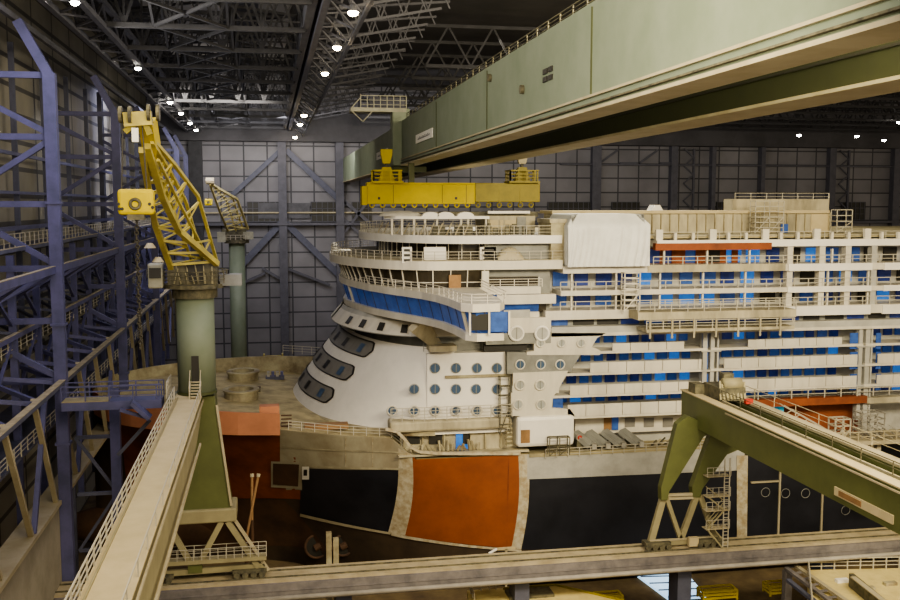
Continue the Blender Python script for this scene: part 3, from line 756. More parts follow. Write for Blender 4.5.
# white band 2 w/ diagonal
def spoly(name, m, pts, Y, d=.3, label=None):
    P = [(atY(x, y, Y)[0], atY(x, y, Y)[2]) for x, y in pts]
    return MB().prismY(P, Y, Y+d).build(name, m, ship, label=label)
spoly('forward_fascia', 'white', [(534, 333), (606, 333), (597, 338), (592, 347), (600, 350), (600, 355), (527, 355), (527, 352), (534, 351)], 117.8, 1.0, 'white panel with three portholes and a diagonal edge')
for px, r in ((540.5, .5), (561.5, .5), (581, .5)): porthole(px, 343, r, 117.75, 'portpale', .13)
spoly('forward_panel', 'grey', [(507, 352), (581, 354), (572, 369), (572, 372), (507, 374)], 117.9, .8)
for px in (520, 540.5, 560): porthole(px, 364.5, .58, 117.85, 'portglass', .1)
spoly('forward_fascia', 'white', [(513, 373), (568, 371), (566, 376), (559, 388), (559, 393), (513, 393)], 117.8, .9)
for px in (520, 540): porthole(px, 385, .6, 117.75, 'portpale', .14)
spx('forward_panel', 'pale', 512, 385, 558, 392, 117.85, .5)
spoly('forward_fascia', 'white', [(511, 393), (556, 393), (553, 397), (552, 408), (570, 409), (575, 416), (511, 416)], 117.8, .9)
for px in (518, 541): porthole(px, 404.5, .6, 117.75, 'portpale', .12)
spx('corner_window', 'blue', 553, 397, 563, 408, 118.2, .1)
# ---- aft balcony rows
XE = 112.0
SLABS = [   # y0, y1 (at px 640), xa px, xb px (None=to the stern end), material, front Y
    (240.5, 247.5, 655, None, 'bright'), (265.5, 272.5, 562, None, 'white'), (289.5, 294.5, 560, None, 'white'), (309, 318, 545, None, 'white'),
    (331.5, 334.5, 551, None, 'white'), (325, 331.5, 551, None, 'pale')]
def xe(b): return XE if b is None else SX(b)
for y0, y1, a, b, m in SLABS:
    MB().box(SX(a), 117.8, SZ(y1), xe(b), 122, SZ(y0)).build('deck_slab', m, ship)
MB().box(SX(653), 117.7, SZ(250.5), SX(768), 118.6, SZ(243.5)).build('orange_fascia', 'rust', ship, label='orange primer fascia on the top deck')
MB().box(SX(646), 117.6, SZ(272.5), SX(782), 118, SZ(265)).build('beige_fascia', 'beige', ship)
segs = [(572, 702), (722, 858), (876, 1010)]
rows = [(335, 342.5, 350.0, 352.5), (353, 361, 371, 373.5), (375.5, 383, 392.5, 395), (394, 402, 413.5, 416)]
panels = []; wins = []; pil = []
def add_window(x0, x1, z0, z1, y, m): wins.append((x0, x1, z0, z1, y, m))
def cells(xa, xb, zt, zb, pitch, fill, y, mix=('blue', 'blue', 'bluelit', 'bluedark', 'bluedark', 'blue')):
    x = xa
    while x < xb-.5:
        w = min(pitch*fill*random.uniform(.85, 1.05), xb-x); add_window(x, x+w, zb, zt, y, random.choice(mix)); x += pitch
for si, (a, b) in enumerate(segs):
    for ri, (w0, p0, p1, s1) in enumerate(rows):
        if si == 1 and ri == 3: s1 = None
        xa, xb = SX(a), SX(b)
        if si == 0: xa = SX((600, 577, 562, 566)[ri])
        cells(xa, xb, SZ(w0), SZ(p0+3), 1.75, .78, 121.4)
        if not (si > 0 and ri == 3):
            pa = SX((612, 590, 570, 568)[ri]) if si == 0 else xa+(.3 if ri else 3.6)
            pb = xb+(0 if ri else -2.4)
            x = pa
            while x < pb-.5:
                w = min(2.45, pb-x); panels.append((x+.04, x+w-.04, SZ(p1), SZ(p0))); x += 2.45
            MB().box(xa-1.5, 117.9, SZ(s1), xb+(.0 if ri else .8), 122, SZ(p1)).build('balcony_slab', 'white', ship)
for x0, x1, z0, z1 in panels[:100]: MB().box(x0, 117.8, z0, x1, 117.95, z1).build('balcony_panel', 'pale2' if False else 'white', ship)
# upper rows
upper = [(250.5, 262, 257, 265, 652, 118.8), (272.5, 284, 281, 289.5, 560, 120.5), (294.5, 304, 300.5, 309, 560, 120.5)]
for y0, y1, r0, r1, a, yy in upper:
    cells(SX(a), XE, SZ(y0), SZ(y1+3), 2.9, .72, 121.3, ('blue', 'bluelit', 'bluelit', 'dark', 'bluedark', 'blue', 'bluedark', 'blue'))
    rail_mb([(SX(a), 118.0, SZ(r1)), (XE, 118.0, SZ(r1))], SZ(r0)-SZ(r1), 2.0, .1, 2).build('railing', 'rail', ship)
    mb = MB(); x = SX(a)+1.4
    while x < XE: mb.box(x, 118.1, SZ(r1), x+.22, 118.4, SZ(y0)); x += 5.9
    mb.build('deck_posts', 'white', ship)
    if a == 652:
        pass
cells(SX(551), XE, SZ(319), SZ(324.5), 3.2, .85, 118.9, ('blue', 'bluedark', 'bluedark', 'dark'))
MB().box(SX(551), 119, SZ(325), XE, 121.6, SZ(318)).build('inner_wall', 'grey', ship)
for i, (x0, x1, z0, z1, y, m) in enumerate(sorted(wins, key=lambda w: w[0])[:100]):
    MB().box(x0, y, z0, x1, y+.15, z1).build('window', m, ship)
rest = sorted(wins, key=lambda w: w[0])[100:]
for m in sorted(set(r[5] for r in rest)):
    mb = MB()
    for x0, x1, z0, z1, y, mm in rest:
        if mm == m: mb.box(x0, y, z0, x1, y+.15, z1)
    mb.build('window_rows', m, ship, stuff=True)
MB().box(SX(652), 121.35, SZ(266), SX(738), 121.55, SZ(249)).build('red_inner_wall', 'rust', ship)
# rust red wall pieces between top blue windows
for a, b in ((672, 681), (696, 703), (732, 738)): spx('red_wall_strip', 'rust', a, 250, b, 264, 121.0, .2)
# end pillars and stair towers between balcony groups
for px, w in ((706, 1.0), (713.5, .9), (719, .4), (862, .9), (869, 1.1), (873, .4)):
    x = SX(px); w *= .6; MB().box(x-w/2, 118.1, SZ(430), x+w/2, 119, SZ(333)).build('stair_pillar', 'pale', ship)
for a, b in ((709, 712), (716, 719), (864, 868)): spx('stair_window', 'blue', a, 348, b, 398, 120.8, .2)
mb = MB()
for y in (333, 352, 372, 393): mb.box(SX(702), 118.0, SZ(y+2), SX(722), 121.3, SZ(y)); mb.box(SX(858), 118.0, SZ(y+2), SX(876), 121.3, SZ(y))
mb.build('stair_landings', 'pale', ship)
for px, m in ((822, 'white'), (874, 'pale'), (790, 'white'), (848, 'white')):
    x = atY(px, 280, 117.9)[0]; MB().box(x-.4, 118.0, SZ(318), x+.4, 119, SZ(247)).build('wall_pier', m, ship)
# top posts and rail above roof fascia
x = SX(655); k = 0
while x < XE:
    h = .9 if k % 3 else 1.35; MB().box(x, 118.2, SZ(240.5), x+(.35 if k % 3 else .9), 118.7, SZ(240.5)+h).build('roof_post', 'white', ship); x += 2.45; k += 1
rail_mb([(SX(655), 119, SZ(240.5)), (XE, 119, SZ(240.5))], 1.0, 3, .07, 2).build('railing', 'rail', ship)
# lower recessed wall with square windows, machinery deck
spx('lower_wall', 'white', 575, 416, 702, 432, 120.5, .5, label='white lower wall with square windows')
for a in (625, 644, 663): spx('square_window', 'band', a, 418, a+10, 427, 120.4, .1)
spx('lower_door', 'door', 604, 416, 612, 430, 120.4, .1); spx('lower_door', 'blue', 612, 416, 618.5, 430, 120.3, .1)
# orange / rust wall amidships
MB().box(SX(742), 117.5, SZ(411.5), SX(868), 118.6, SZ(404)).build('orange_fascia', 'rust', ship, label='orange rust fascia above the open deck')
spx('rust_wall', 'rust', 742, 404, 858, 438, 120.5, .5); MB().box(SX(868), 117.5, SZ(412), XE, 118.6, SZ(406)).build('beige_fascia', 'beige', ship)
rail_mb([(SX(742), 117.7, SZ(404)), (XE, 117.7, SZ(404))], 1.1, 2.4, .12, 2).build('railing', 'rail', ship)
spx('dark_opening', 'dark', 770, 440, 1000, 448, 121, .3)
for y0, y1 in ((265.5, 273), (289, 295), (309.5, 319)):
    for a, b in ((785, 868), (880, None)): MB().box(SX(a), 117.6, SZ(y1), xe(b), 117.8, SZ(y0)).build('white_fascia', 'bright', ship)
for a, b in ((702.5, 708), (850, 858), (876, 881)):
    for y0, y1 in ((335, 351), (354, 371), (376, 392)): spx('stair_window', 'blue', a, y0-2, b, y1-2, 118.3 if a > 800 else 118.3, .1)
# projecting platform
pf = MB().box(SX(628), 114.6, SZ(317), SX(782), 118, SZ(309.5)).build('projecting_platform', 'beige', ship, label='beige projecting work platform')
MB().box(SX(636), 114.4, SZ(329), SX(780), 118, SZ(326)).build('projecting_platform', 'beige', ship)
rail_mb([(SX(628), 114.7, SZ(309.5)), (SX(782), 114.7, SZ(309.5))], 1.2, 2.2, .09).build('railing', 'rail', ship)
rail_mb([(SX(636), 114.5, SZ(326)), (SX(780), 114.5, SZ(326))], 1.05, 2.2, .1).build('railing', 'rail', ship)
for px in (650, 672, 694, 716, 738, 760, 780): x = atY(px, 330, 114.4)[0]; MB().box(x-.12, 114.3, SZ(335, 640), x+.12, 114.45, SZ(317)).build('platform_hanger', 'beige', ship)
# upper long deckhouses
spx('long_deckhouse', 'beige', 553, 212, 832, 240, 128, 5, label='long beige deckhouse on the top deck', bevel=.4)
spx('deckhouse_roof', 'cream', 552, 210.5, 830, 213.5, 127.6, 6)
spx('tall_deckhouse', 'beige', 733, 199, 829, 214, 134, 3); spx('deckhouse_side', 'cream', 811, 214, 829, 238, 127.9, .1)
mb = MB()
for px in range(652, 812, 9): x = atY(px, 225, 127.9)[0]; mb.box(x-.06, 127.8, 46, x+.06, 127.95, 49)
mb.build('deckhouse_ribs', 'beige_dark', ship)
spx('deckhouse_door', 'blue', 781, 224, 788, 234, 127.7, .1)
rail_mb([atY(735, 200, 134), atY(829, 200, 134)], 1.0, 2.5, .07, 2).build('railing', 'rail', ship)
spoly('roof_hatch', 'bright', [(651, 212), (655, 205), (660, 205), (664, 212)], 130, 2)

# ---- things standing on the ship
t = thing('wrapped_module', 'large module wrapped in creased white plastic sheet on the ship upper deck', 'cover', (SX(608), 120, SZ(266)))
P0, P1 = atY(568, 240, 116.8)[0], atY(650, 240, 116.8)[0]; zt_ = atY(608, 214, 116.8)[2]; zb_ = SZ(265.5); zm = atY(608, 226, 116.8)[2]
rings = []
nx, cyc = 150, 0
def foldy(u, v):
    w = u+.10*v*v; a = .5+.5*math.sin(w*9+.8); b = abs(math.sin(w*38+2*math.sin(w*5)))**.6
    return -.32*v**.7*b*a-.05*math.sin(w*90)*v
for j in range(15):
    v = j/14; z = zt_+(zb_-zt_)*v; row = []
    for i in range(nx+1):
        u = i/nx
        bulge = .9*(1-min(1, v*4.5))
        row.append((P0+(P1-P0)*u+(0 if v > .2 else (1-v*5)*(1.0 if u < .05 else -1.2 if u > .95 else 0)), 116.8+bulge+foldy(u, max(0, v-.2)), z+(.1*math.sin(u*40) if .15 < v < .3 else 0)))
    rings.append(row)
MB().loft(rings).build('sheet_front', 'tarp', t, smooth=True)
MB().prismY([(P0+.02, zb_), (P0+.02, zm), (P0+.9, zt_), (P1-1.1, zt_), (P1-.02, zm), (P1-.02, zb_)], 117.7, 127).build('sheet_body', 'tarp', t, bevel=.2)
t2 = thing('grey_module', 'grey green block beside the white wrapped module on the deck', 'module', (SX(561), 119, SZ(265)))
spx('block', 'beige_dark', 551, 221, 567, 264, 118.6, 6, parent=t2); spx('cap', 'beige', 550, 219, 567, 223, 118.4, 6, parent=t2)
# scaffold towers
def scaffold(x0, x1, y0, y1, z0, z1, lab, m='rail', w=.1, levels=4, bays=2):
    t = thing('scaffold', lab, 'scaffold', ((x0+x1)/2, (y0+y1)/2, z0))
    for i in range(bays+1):
        for y in (y0, y1): x = x0+(x1-x0)*i/bays; MB().box(x-w/2, y-w/2, z0, x+w/2, y+w/2, z1).build('standard', m, t)
    for k in range(1, levels+1):
        z = z0+(z1-z0)*k/levels; mb = MB()
        for y in (y0, y1): mb.bar((x0, y, z), (x1, y, z), w)
        mb.bar((x0, y0, z), (x0, y1, z), w); mb.bar((x1, y0, z), (x1, y1, z), w); mb.build('ledger', m, t)
    mb = MB(); dx = (x1-x0)/bays
    for i in range(bays): mb.bar((x0+i*dx, y0, z0), (x0+(i+1)*dx, y0, z0+(z1-z0)/2), w*.8)
    mb.build('brace', m, t); return t
a = atY(750, 220, 127)[0]; b = atY(778, 220, 127)[0]
scaffold(a, b, 125.5, 127, 46, atY(760, 201, 127)[2], 'scaffold tower of pale tubes against the beige deckhouse', levels=6)
a = atY(831, 220, 127)[0]; b = atY(846, 220, 127)[0]
scaffold(a, b, 125.5, 127, 46, 49.2, 'small scaffold at the end of the beige deckhouse', levels=4, bays=1)
scaffold(SX(547), SX(567), 116.3, 117.2, 18.45, SZ(431), 'low scaffold in front of the white side deckhouse', 'machine', levels=2)
scaffold(SX(500), SX(510), 117.7, 118.4, 21.2, SZ(372), 'narrow scaffold tower beside the portholed white wall', 'machine', levels=6, bays=1)
scaffold(SX(620), SX(635), 116.6, 117.7, SZ(310), SZ(272), 'white stair scaffold hanging on the upper decks below the wrapped module', 'white', .14, levels=7, bays=1)
# foredeck items
for k, (px, py, lb) in enumerate(((243, 370, 'round beige hatch coaming on the foredeck, the farther of two'), (241, 388, 'round beige hatch coaming on the foredeck, the nearer of two'))):
    p = atZ(px, py, 24.3); z = sheer(p[0])
    t = thing('hatch_coaming', lb, 'hatch', (p[0], p[1], z), None)
    rings = []
    for r, zz in ((2.35, -.3), (2.35, 1.0), (2.55, 1.05), (2.55, 1.3), (1.75, 1.3), (1.75, -.3)): rings.append([(p[0]+r*math.cos(q), p[1]+r*math.sin(q)*1.15, z+zz) for q in [2*math.pi*i/28 for i in range(28)]])
    MB().loft(rings, True).build('ring', 'beige_dark', t, smooth=False); MB().disc((p[0], p[1], z+.12), 1.8, 'Z', 24).build('opening', 'rustdark', t)
p = atZ(274, 362, 23); t = thing('winch', 'rusty yellow winch frame standing on the foredeck', 'winch', (p[0], p[1], sheer(p[0])))
z = sheer(p[0]); MB().box(p[0]-2, p[1]-1, z, p[0]+1.6, p[1]+1, z+.5).build('base', 'flange', t); MB().tube((p[0]-1.4, p[1], z+1.1), (p[0]+1.2, p[1], z+1.1), .55, 12).build('drum', 'jibyellow', t, smooth=True)
for s_ in (-1.7, 1.4): MB().box(p[0]+s_-.1, p[1]-.7, z, p[0]+s_+.2, p[1]+.7, z+1.9).build('side_plate', 'jibyellow', t)
p = atZ(276, 376, 23); z = sheer(p[0]); t = thing('equipment_skid', 'blue and grey equipment skid on the foredeck beside the winch', 'equipment', (p[0], p[1], z))
MB().box(p[0]-1.6, p[1]-.8, z, p[0]+1.3, p[1]+.8, z+.5).build('skid', 'bluegrey', t)
for k in range(4): MB().box(p[0]-1.4+k*.7, p[1]-.5, z+.5, p[0]-.95+k*.7, p[1]+.5, z+1.2).build('canister', 'steelblue' if k % 2 else 'metal', t)
p = atZ(257, 391, 22.8); t = thing('deck_box', 'small dark box on the foredeck behind the salmon bulwark', 'box', p)
z = sheer(p[0]); MB().box(p[0]-.5, p[1]-.4, z, p[0]+.5, p[1]+.4, z+.6).build('body', 'machine', t); MB().box(p[0]-.55, p[1]-.45, z+.6, p[0]+.55, p[1]+.45, z+.7).build('lid', 'rustdark', t)
# machinery on lower side deck
mc = [(592, 'long slanted grey duct, leftmost on the lower side deck'), (606, 'long slanted grey duct, second from the left on the lower side deck'), (622, 'long slanted grey duct, third from the left on the lower side deck'), (640, 'long slanted grey duct, rightmost on the lower side deck')]
for k, (px, lb) in enumerate(mc):
    t = thing('ventilation_duct', lb, 'duct', (SX(px), 119, 18.45), None)
    a = Vector((SX(px)+.2, 118.2, 19.0)); b = Vector((SX(px)-1.5, 120.0, 20.4))
    MB().bar(a, b, 1.5, .6).build('duct', 'grey', t); MB().bar(a-Vector((0, 0, .0)), a+Vector((.6, -.1, 0)), 1.2, .7).build('flange', 'metal', t)
    MB().box(SX(px)-1.2, 119.3, 18.45, SX(px)-.6, 119.7, 19.6).build('support', 'machine', t)
t = thing('red_pump', 'small red pump beside the ducts on the lower side deck', 'pump', (SX(583), 119, 18.45))
MB().tube((SX(581), 119, 20.0), (SX(585), 119, 20.0), .35).build('motor', 'red', t, smooth=True); MB().box(SX(580), 118.7, 18.45, SX(586), 119.4, 19.7).build('base', 'machine', t)
MB().torus((SX(583), 118.7, 20.0), .4, .08).build('flange', 'metal', t)
t = thing('pipe_bundle', 'tangle of yellowish pipes at the right end of the lower side deck', 'pipes', (SX(668), 119, 18.45))
for k in range(7): MB().tube((SX(655)+k*.5, 118.3+k*.1, 18.7), (SX(664)+k*.6, 119.8, 18.9+.15*(k % 3)), .12).build('pipe', 'beige' if k % 2 else 'machine', t)
# clutter platform at right
X0, X1 = atY(826, 440, 112)[0], atY(960, 440, 112)[0]
z = atY(850, 439, 112)[2]
t = thing('work_platform', 'pale work platform on thick posts beside the ship at the right', 'platform', ((X0+X1)/2, 112, z))
MB().box(X0, 110.5, z-.5, X1, 115.5, z).build('platform_floor', 'flange', t)
for px in (873.5, 920): x = atY(px, 450, 112)[0]; MB().box(x-.9, 111.6, 12, x-.2, 112.4, z-.5).build('post', 'flange', t); MB().box(x+.2, 111.6, 12, x+.8, 112.4, z-.5).build('post', 'flange', t)
rail_mb([(X0, 110.6, z), (X1, 110.6, z)], 1.2, 1.8, .12, 2).build('railing', 'flange', t)
scaffold(atY(831, 420, 113)[0], atY(846, 420, 113)[0], 112, 113.5, z, z+2.6, 'pale frame rack at the left end of the work platform', 'rail', .16, 3, 2)
scaffold(atY(858, 420, 113)[0], atY(880, 420, 113)[0], 112, 114, z, z+3.2, 'tangled scaffold cage in the middle of the work platform', 'metal', .14, 4, 3)
for k in range(5):
    t = thing('ladder', ('bright ladder lying leftmost', 'bright ladder lying second from left', 'bright ladder lying in the middle', 'bright ladder lying second from right', 'bright ladder lying rightmost')[k]+' on the work platform', 'ladder', (X0+5+k*1.3, 111.5, z))
    a = Vector((X0+4.0+k*1.2, 112, z+1.6)); b = Vector((X0+6.2+k*1.2, 111, z+.2))
    for s_ in (-.25, .25): MB().bar(a+Vector((0, s_, 0)), b+Vector((0, s_, 0)), .1).build('stile', 'metal', t)
    mb = MB()
    for q in range(6): c = a.lerp(b, (q+.5)/6); mb.bar(c-Vector((0, .25, 0)), c+Vector((0, .25, 0)), .08)
    mb.build('rungs', 'metal', t)
X2 = atY(783, 420, 116)[0]
t = thing('gangway', 'sloping lattice gangway on the open deck left of the work platform', 'gangway', (X2, 115, 20))
a = Vector(atY(784, 410, 115)); b = Vector(atY(832, 437, 115))
for dy in (0, 1.2):
    for dz in (0, 1.2): MB().bar(a+Vector((0, dy, dz-.6)), b+Vector((0, dy, dz-.6)), .14).build('stringer', 'rail', t)
mb = MB()
for q in range(6): mb.bar(a.lerp(b, q/6)+Vector((0, 0, -.6)), a.lerp(b, (q+1)/6)+Vector((0, 0, .6)), .1)
mb.build('lattice', 'rail', t)
x = atY(779, 412, 118.5)
for k, dx in enumerate((-1.0, .45)):
    t = thing('site_toilet', 'bright cyan cabin on the rust deck, %s of the pair' % ('left' if k == 0 else 'right'), 'cabin', (x[0]+dx, 119, x[2]-.9))
    MB().box(x[0]+dx-.45, 118.8, x[2]-1.2, x[0]+dx+.45, 119.8, x[2]+.7).build('body', 'cyan', t, bevel=.08); MB().box(x[0]+dx-.5, 118.7, x[2]+.7, x[0]+dx+.5, 119.9, x[2]+.85).build('roof', 'cyan', t)
    MB().box(x[0]+dx-.3, 118.76, x[2]-1.1, x[0]+dx+.3, 118.8, x[2]+.5).build('door', 'cyan', t)
t = thing('covered_launch', 'small boat shaped frame under dull plastic on the observation deck', 'boat', (SX(503), 117.9, 43))
rings = []
x0, x1 = SX(498), SX(524)
for k in range(9):
    u = k/8; h = 1.6*math.sin(math.pi*u)**.5 if 0 < u < 1 else .3
    rings.append([(x0+(x1-x0)*u, 118.9+.8*math.cos(q), 43.05+max(.3, h)*math.sin(q)) for q in [math.pi*i/8 for i in range(9)]])
MB().loft(rings).build('cover', 'flange', t, smooth=True)
mb = MB()
for k in range(1, 8): mb.bar(rings[k][8], rings[k][5], .08); mb.bar(rings[k][5], rings[k][3], .08)
mb.build('ribs', 'grey', t)

# ================================================================== OVERHEAD TRAVELLING CRANE
oc = thing('overhead_crane', 'huge pale green overhead bridge crane with twin box girders under the roof', 'crane', (26, 150, 56))
MB().box(20.2, 8, 56, 22.2, 150, 62.6).build('near_girder', 'green', oc)
MB().box(20.2, 152, 56, 22.2, 268, 62.3).build('far_girder_section', 'green', oc)
MB().box(29.9, 8, 56, 32.3, 268, 62.6).build('rear_girder', 'rearwebshade', oc)
MB().box(20.0, 8, 55.85, 22.3, 150, 56.05).build('bottom_flange', 'flange', oc); MB().box(20.0, 152, 55.85, 22.3, 268, 56.05).build('bottom_flange', 'flange', oc)
MB().box(29.3, 8, 55.85, 32.6, 268, 56.05).build('bottom_flange', 'flange', oc)
MB().box(29.85, 8, 57.6, 29.9, 268, 57.75).build('web_stiffener', 'dark', oc)
MB().box(20.0, 8, 56.7, 20.18, 150, 56.85).build('web_ledge', 'flange', oc); MB().box(19.95, 8, 56.22, 20.19, 150, 56.32).build('web_shadow_line', 'machine', oc)
rail_mb([(20.5, 20, 62.6), (20.5, 146, 62.6)], .8, 3, .08).build('railing', 'machine', oc)
def bx(px, py, ex=20.2): return atX(px, py, ex)
for px, py in ((545.8, 71.5), (551, 69), (545.8, 79.5), (551, 77.3)):
    p0, p1 = bx(px+2, py), bx(px-2, py); pz = bx(px, py-2.6), bx(px, py+2.6); MB().box(20.1, p0[1], pz[1][2], 20.19, p1[1], pz[0][2]).build('vent', 'dark', oc)
for px, py in ((491, 78), (523.5, 89.5)):
    p = bx(px, py); MB().tube((19.9, p[1], p[2]), (20.2, p[1], p[2]), .35).build('lug', 'machine', oc)
for x0_, x1_, y0_, y1_ in ((416.5, 433, 131.5, 140.5), (377, 388, 150.5, 158)):
    Ya, Yb = bx(x1_, 136)[1], bx(x0_, 136)[1]
    if x0_ < 400: Ya, Yb = bx(x1_, 154)[1], bx(x0_, 154)[1]
    zc, hh = bx((x0_+x1_)/2, (y0_+y1_)/2)[2], .75
    hh = (bx((x0_+x1_)/2, y0_)[2]-bx((x0_+x1_)/2, y1_)[2])/2
    o = MB().box(20.08, Ya, zc-hh, 20.18, Yb, zc+hh).build('name_plate', 'sign', oc, label='white lettered plate')
    mb = MB(); w_ = (Yb-Ya)/14
    for k in range(9):
        y = Ya+w_*(2+k*1.15)
        mb.box(20.05, y, zc-hh*.3, 20.07, y+w_*.3, zc+hh*(.3 if k % 2 else .15)); mb.box(20.05, y, zc-hh*.3, 20.07, y+w_*.8, zc-hh*.14)
    mb.build('plate_lettering', 'signink', o)
for y0, px in ((60, 0), (90, 0), (118, 0)): MB().box(20.12, y0, 56.9, 20.2, y0+.12, 62.3).build('web_joint', 'greendark', oc)
# trolley column + service platform
MB().box(18.8, 149.6, 55.8, 21.5, 152.4, 64.5).build('trolley_column', 'green', oc, bevel=.2)
pa = atY(350, 105, 151); pb = atY(405, 105, 151)
MB().box(pa[0], 149.5, atY(380, 112, 151)[2]-.1, pb[0], 152.8, atY(380, 112, 151)[2]+.5).build('service_platform', 'cabin', oc)
zf = atY(380, 110, 151)[2]
rail_mb([(pa[0]+1.5, 149.6, zf), (pb[0], 149.6, zf)], 2.0, 1.0, .12).build('railing', 'cabin', oc); MB().box(pa[0]+3, 151.5, zf, pb[0], 152.6, zf+2.0).build('cable_drum_box', 'wallcol', oc)
MB().bar((pa[0], 149.6, zf-.2), (pa[0]+1.8, 149.6, zf-1.9), .15).bar((pa[0]+1.8, 149.6, zf-1.9), (pa[0]+3.6, 149.6, zf), .15).bar((pa[0], 149.6, zf), (pa[0]+1.5, 149.6, zf+1.7), .15).build('stay', 'cabin', oc)
MB().box(18.8, 149.4, 54.9, 24, 152.6, 55.7).build('trolley', 'greendark', oc)
# yellow spreader beam
SY = 138.0
sp = thing('lifting_beam', 'long bright yellow lifting beam hanging over the ship bridge roof', 'lifting beam', (26, SY, 50))
def yp(nm, m, a, y0, b, y1, Y=SY, d=1.0, **k): return spx(nm, m, a, y0, b, y1, Y, d, parent=sp, **k)
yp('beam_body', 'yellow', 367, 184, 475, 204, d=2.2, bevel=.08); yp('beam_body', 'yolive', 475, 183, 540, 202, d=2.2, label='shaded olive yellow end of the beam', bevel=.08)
yp('end_plate', 'yellow', 362, 186, 367, 205, SY-.2, 2.4)
yp('top_plate', 'yellow', 367, 182.6, 475, 184, SY-.1, 2.3); 
for px in (393, 442, 466, 499, 520): yp('web_line', 'yolive', px, 185, px+.8, 203, SY-.05, .05)
for px in (455, 378): yp('lifting_hole', 'dark', px, 197, px+2.2, 199.5, SY-.06, .05)
for k in range(16):
    p = atY(372+k*10.6, 205, SY+.5)
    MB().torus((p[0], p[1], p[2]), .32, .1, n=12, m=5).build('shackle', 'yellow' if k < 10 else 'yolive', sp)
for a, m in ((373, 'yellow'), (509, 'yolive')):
    b = a+28; cx = (a+b)/2
    z0 = atY(cx, 183, SY)[2]; z1 = atY(cx, 172, SY)[2]; x0 = atY(a, 180, SY)[0]; x1 = atY(b, 180, SY)[0]
    o = MB().box(x0-.2, SY-1, z0, x1+.2, SY+2.4, z0+.25).build('cage_floor', m, sp)
    rail_mb([(x0, SY-.9, z0+.2), (x1, SY-.9, z0+.2), (x1, SY+2.3, z0+.2), (x0, SY+2.3, z0+.2)], z1-z0, 1.2, .16, 3, closed=True).build('cage_railing', m, sp)
    xc = (x0+x1)/2
    MB().prismY([(xc-1.2, z0), (xc+1.2, z0), (xc+.6, z1+.7), (xc-.6, z1+.7)], SY+.2, SY+1.2).build('hoist_block', m, sp)
    MB().prismY([(xc-.5, z1+1.2), (xc+.5, z1+1.2), (xc+.8, z1+2.5), (xc+.8, z1+3.2), (xc-.8, z1+3.2), (xc-.8, z1+2.5)], SY+.3, SY+1.1).build('hook_block', m if m == 'yellow' else 'flange', sp)
    MB().box(xc-.2, SY+.5, z1+.5, xc+.2, SY+.9, z1+1.4).build('hook', 'machine', sp)
    for dx in (-.4, -.1, .2, .5): MB().tube((xc+dx, SY+.7, z1+3), (xc+dx, SY+.7, 57), .06, 6).build('hoist_rope', 'cable', sp)
p = atY(412, 175, SY+2)
MB().box(p[0]-.4, SY+2.3, atY(412, 183, SY)[2], p[0]+.4, SY+3, 56).build('guide_post', 'olive', sp)

# ================================================================== PORTAL CRANES
# left girder (cream walkway) + column jib crane
lc = thing('portal_crane', 'green column crane with yellow lattice jib on a long cream walkway girder', 'crane', (-8, 98, 31))
gt = 31.2; gb = 26.8
MB().prismX([(22, gb), (80, gb), (89, gb+.5), (95, gb+1.6), (98.5, gb+2.6), (101.5, gb+2.8), (101.5, gt-.12), (22, gt-.12)], -9.2, -6.9).build("girder", "creamside", lc)
MB().box(-9.3, 22, gt-.12, -6.75, 101.5, gt).build('walkway_top', 'cream', lc)
MB().box(-6.75, 22, gt-.7, -6.62, 100, gt-.55).build('edge_pipe', 'flange', lc); MB().box(-6.68, 30, gb+.9, -6.5, 92, gb+1.1).build('cable_conduit', 'flange', lc)
MB().box(-9.0, 22, gt, -8.9, 97, gt+.12).build('inner_curb', 'creamside', lc)
rail_mb([(-9.25, 26, gt), (-9.25, 97, gt)], 1.15, 2.0, .08, 3).build('railing', 'rail', lc)
rail_mb([(-6.8, 26, gt), (-6.8, 97, gt)], 1.0, 4.0, .07, 1).build('railing', 'rail', lc)
# curved haunch to the column foot
MB().prismY([(-10.2, gt-.3), (-5.6, gt-.3), (-5.3, 27), (-4.2, 19.2), (-11.8, 19.2), (-10.4, 27)], 99, 102.5).build('leg_panel', 'olive', lc, label='olive tapering leg panel')
MB().bar((-5.4, 98.95, 30), (-4.2, 98.95, 19.6), .22).build('panel_flange', 'flange', lc)
MB().box(-12.2, 98.6, 18.0, -3.7, 102.8, 19.4).build('leg_head', 'creamside', lc, bevel=.15)
for a, b in (((-10.9, 18), (-12.6, 13)), ((-10.4, 18), (-8.2, 13.6)), ((-5.2, 18), (-7.6, 13.6)), ((-4.6, 18), (-1.6, 13))):
    for y in (99.0,): MB().bar((a[0], y, a[1]), (b[0], y, b[1]), .55, .5, up=(0,1,0)).build('leg_strut', 'creamside', lc)
MB().bar((-4.3, 99, 18.8), (-.6, 99, 12.6), .3, .3).build('side_strut', 'flange', lc)
MB().box(-12.8, 98.4, 13.9, -.8, 99.6, 14.3).build('catwalk', 'creamside', lc); rail_mb([(-12.8, 98.4, 14.3), (-.8, 98.4, 14.3)], 1.15, .8, .06, 3).build('railing', 'rail', lc); rail_mb([(-12.8, 99.6, 14.3), (-.8, 99.6, 14.3)], 1.15, 1.6, .06, 2).build('railing', 'rail', lc)
MB().bar((-12.8, 99.1, 12.9), (-1, 99.1, 13.1), .5, .55).build('sill_beam', 'creamside', lc)
MB().box(-8.6, 98.7, 12.9, -7.2, 99.5, 14.2).build('sill_post', 'olive', lc)
for cx in (-11.7, -2.5):
    o = MB().box(cx-1.7, 98.5, 12.55, cx+1.7, 100.1, 12.95).build('bogie', 'machine', lc)
    for k in range(4): MB().tube((cx-1.3+k*.85, 98.35, 12.42), (cx-1.3+k*.85, 98.7, 12.42), .32, 12).build('wheel', 'machine', o)
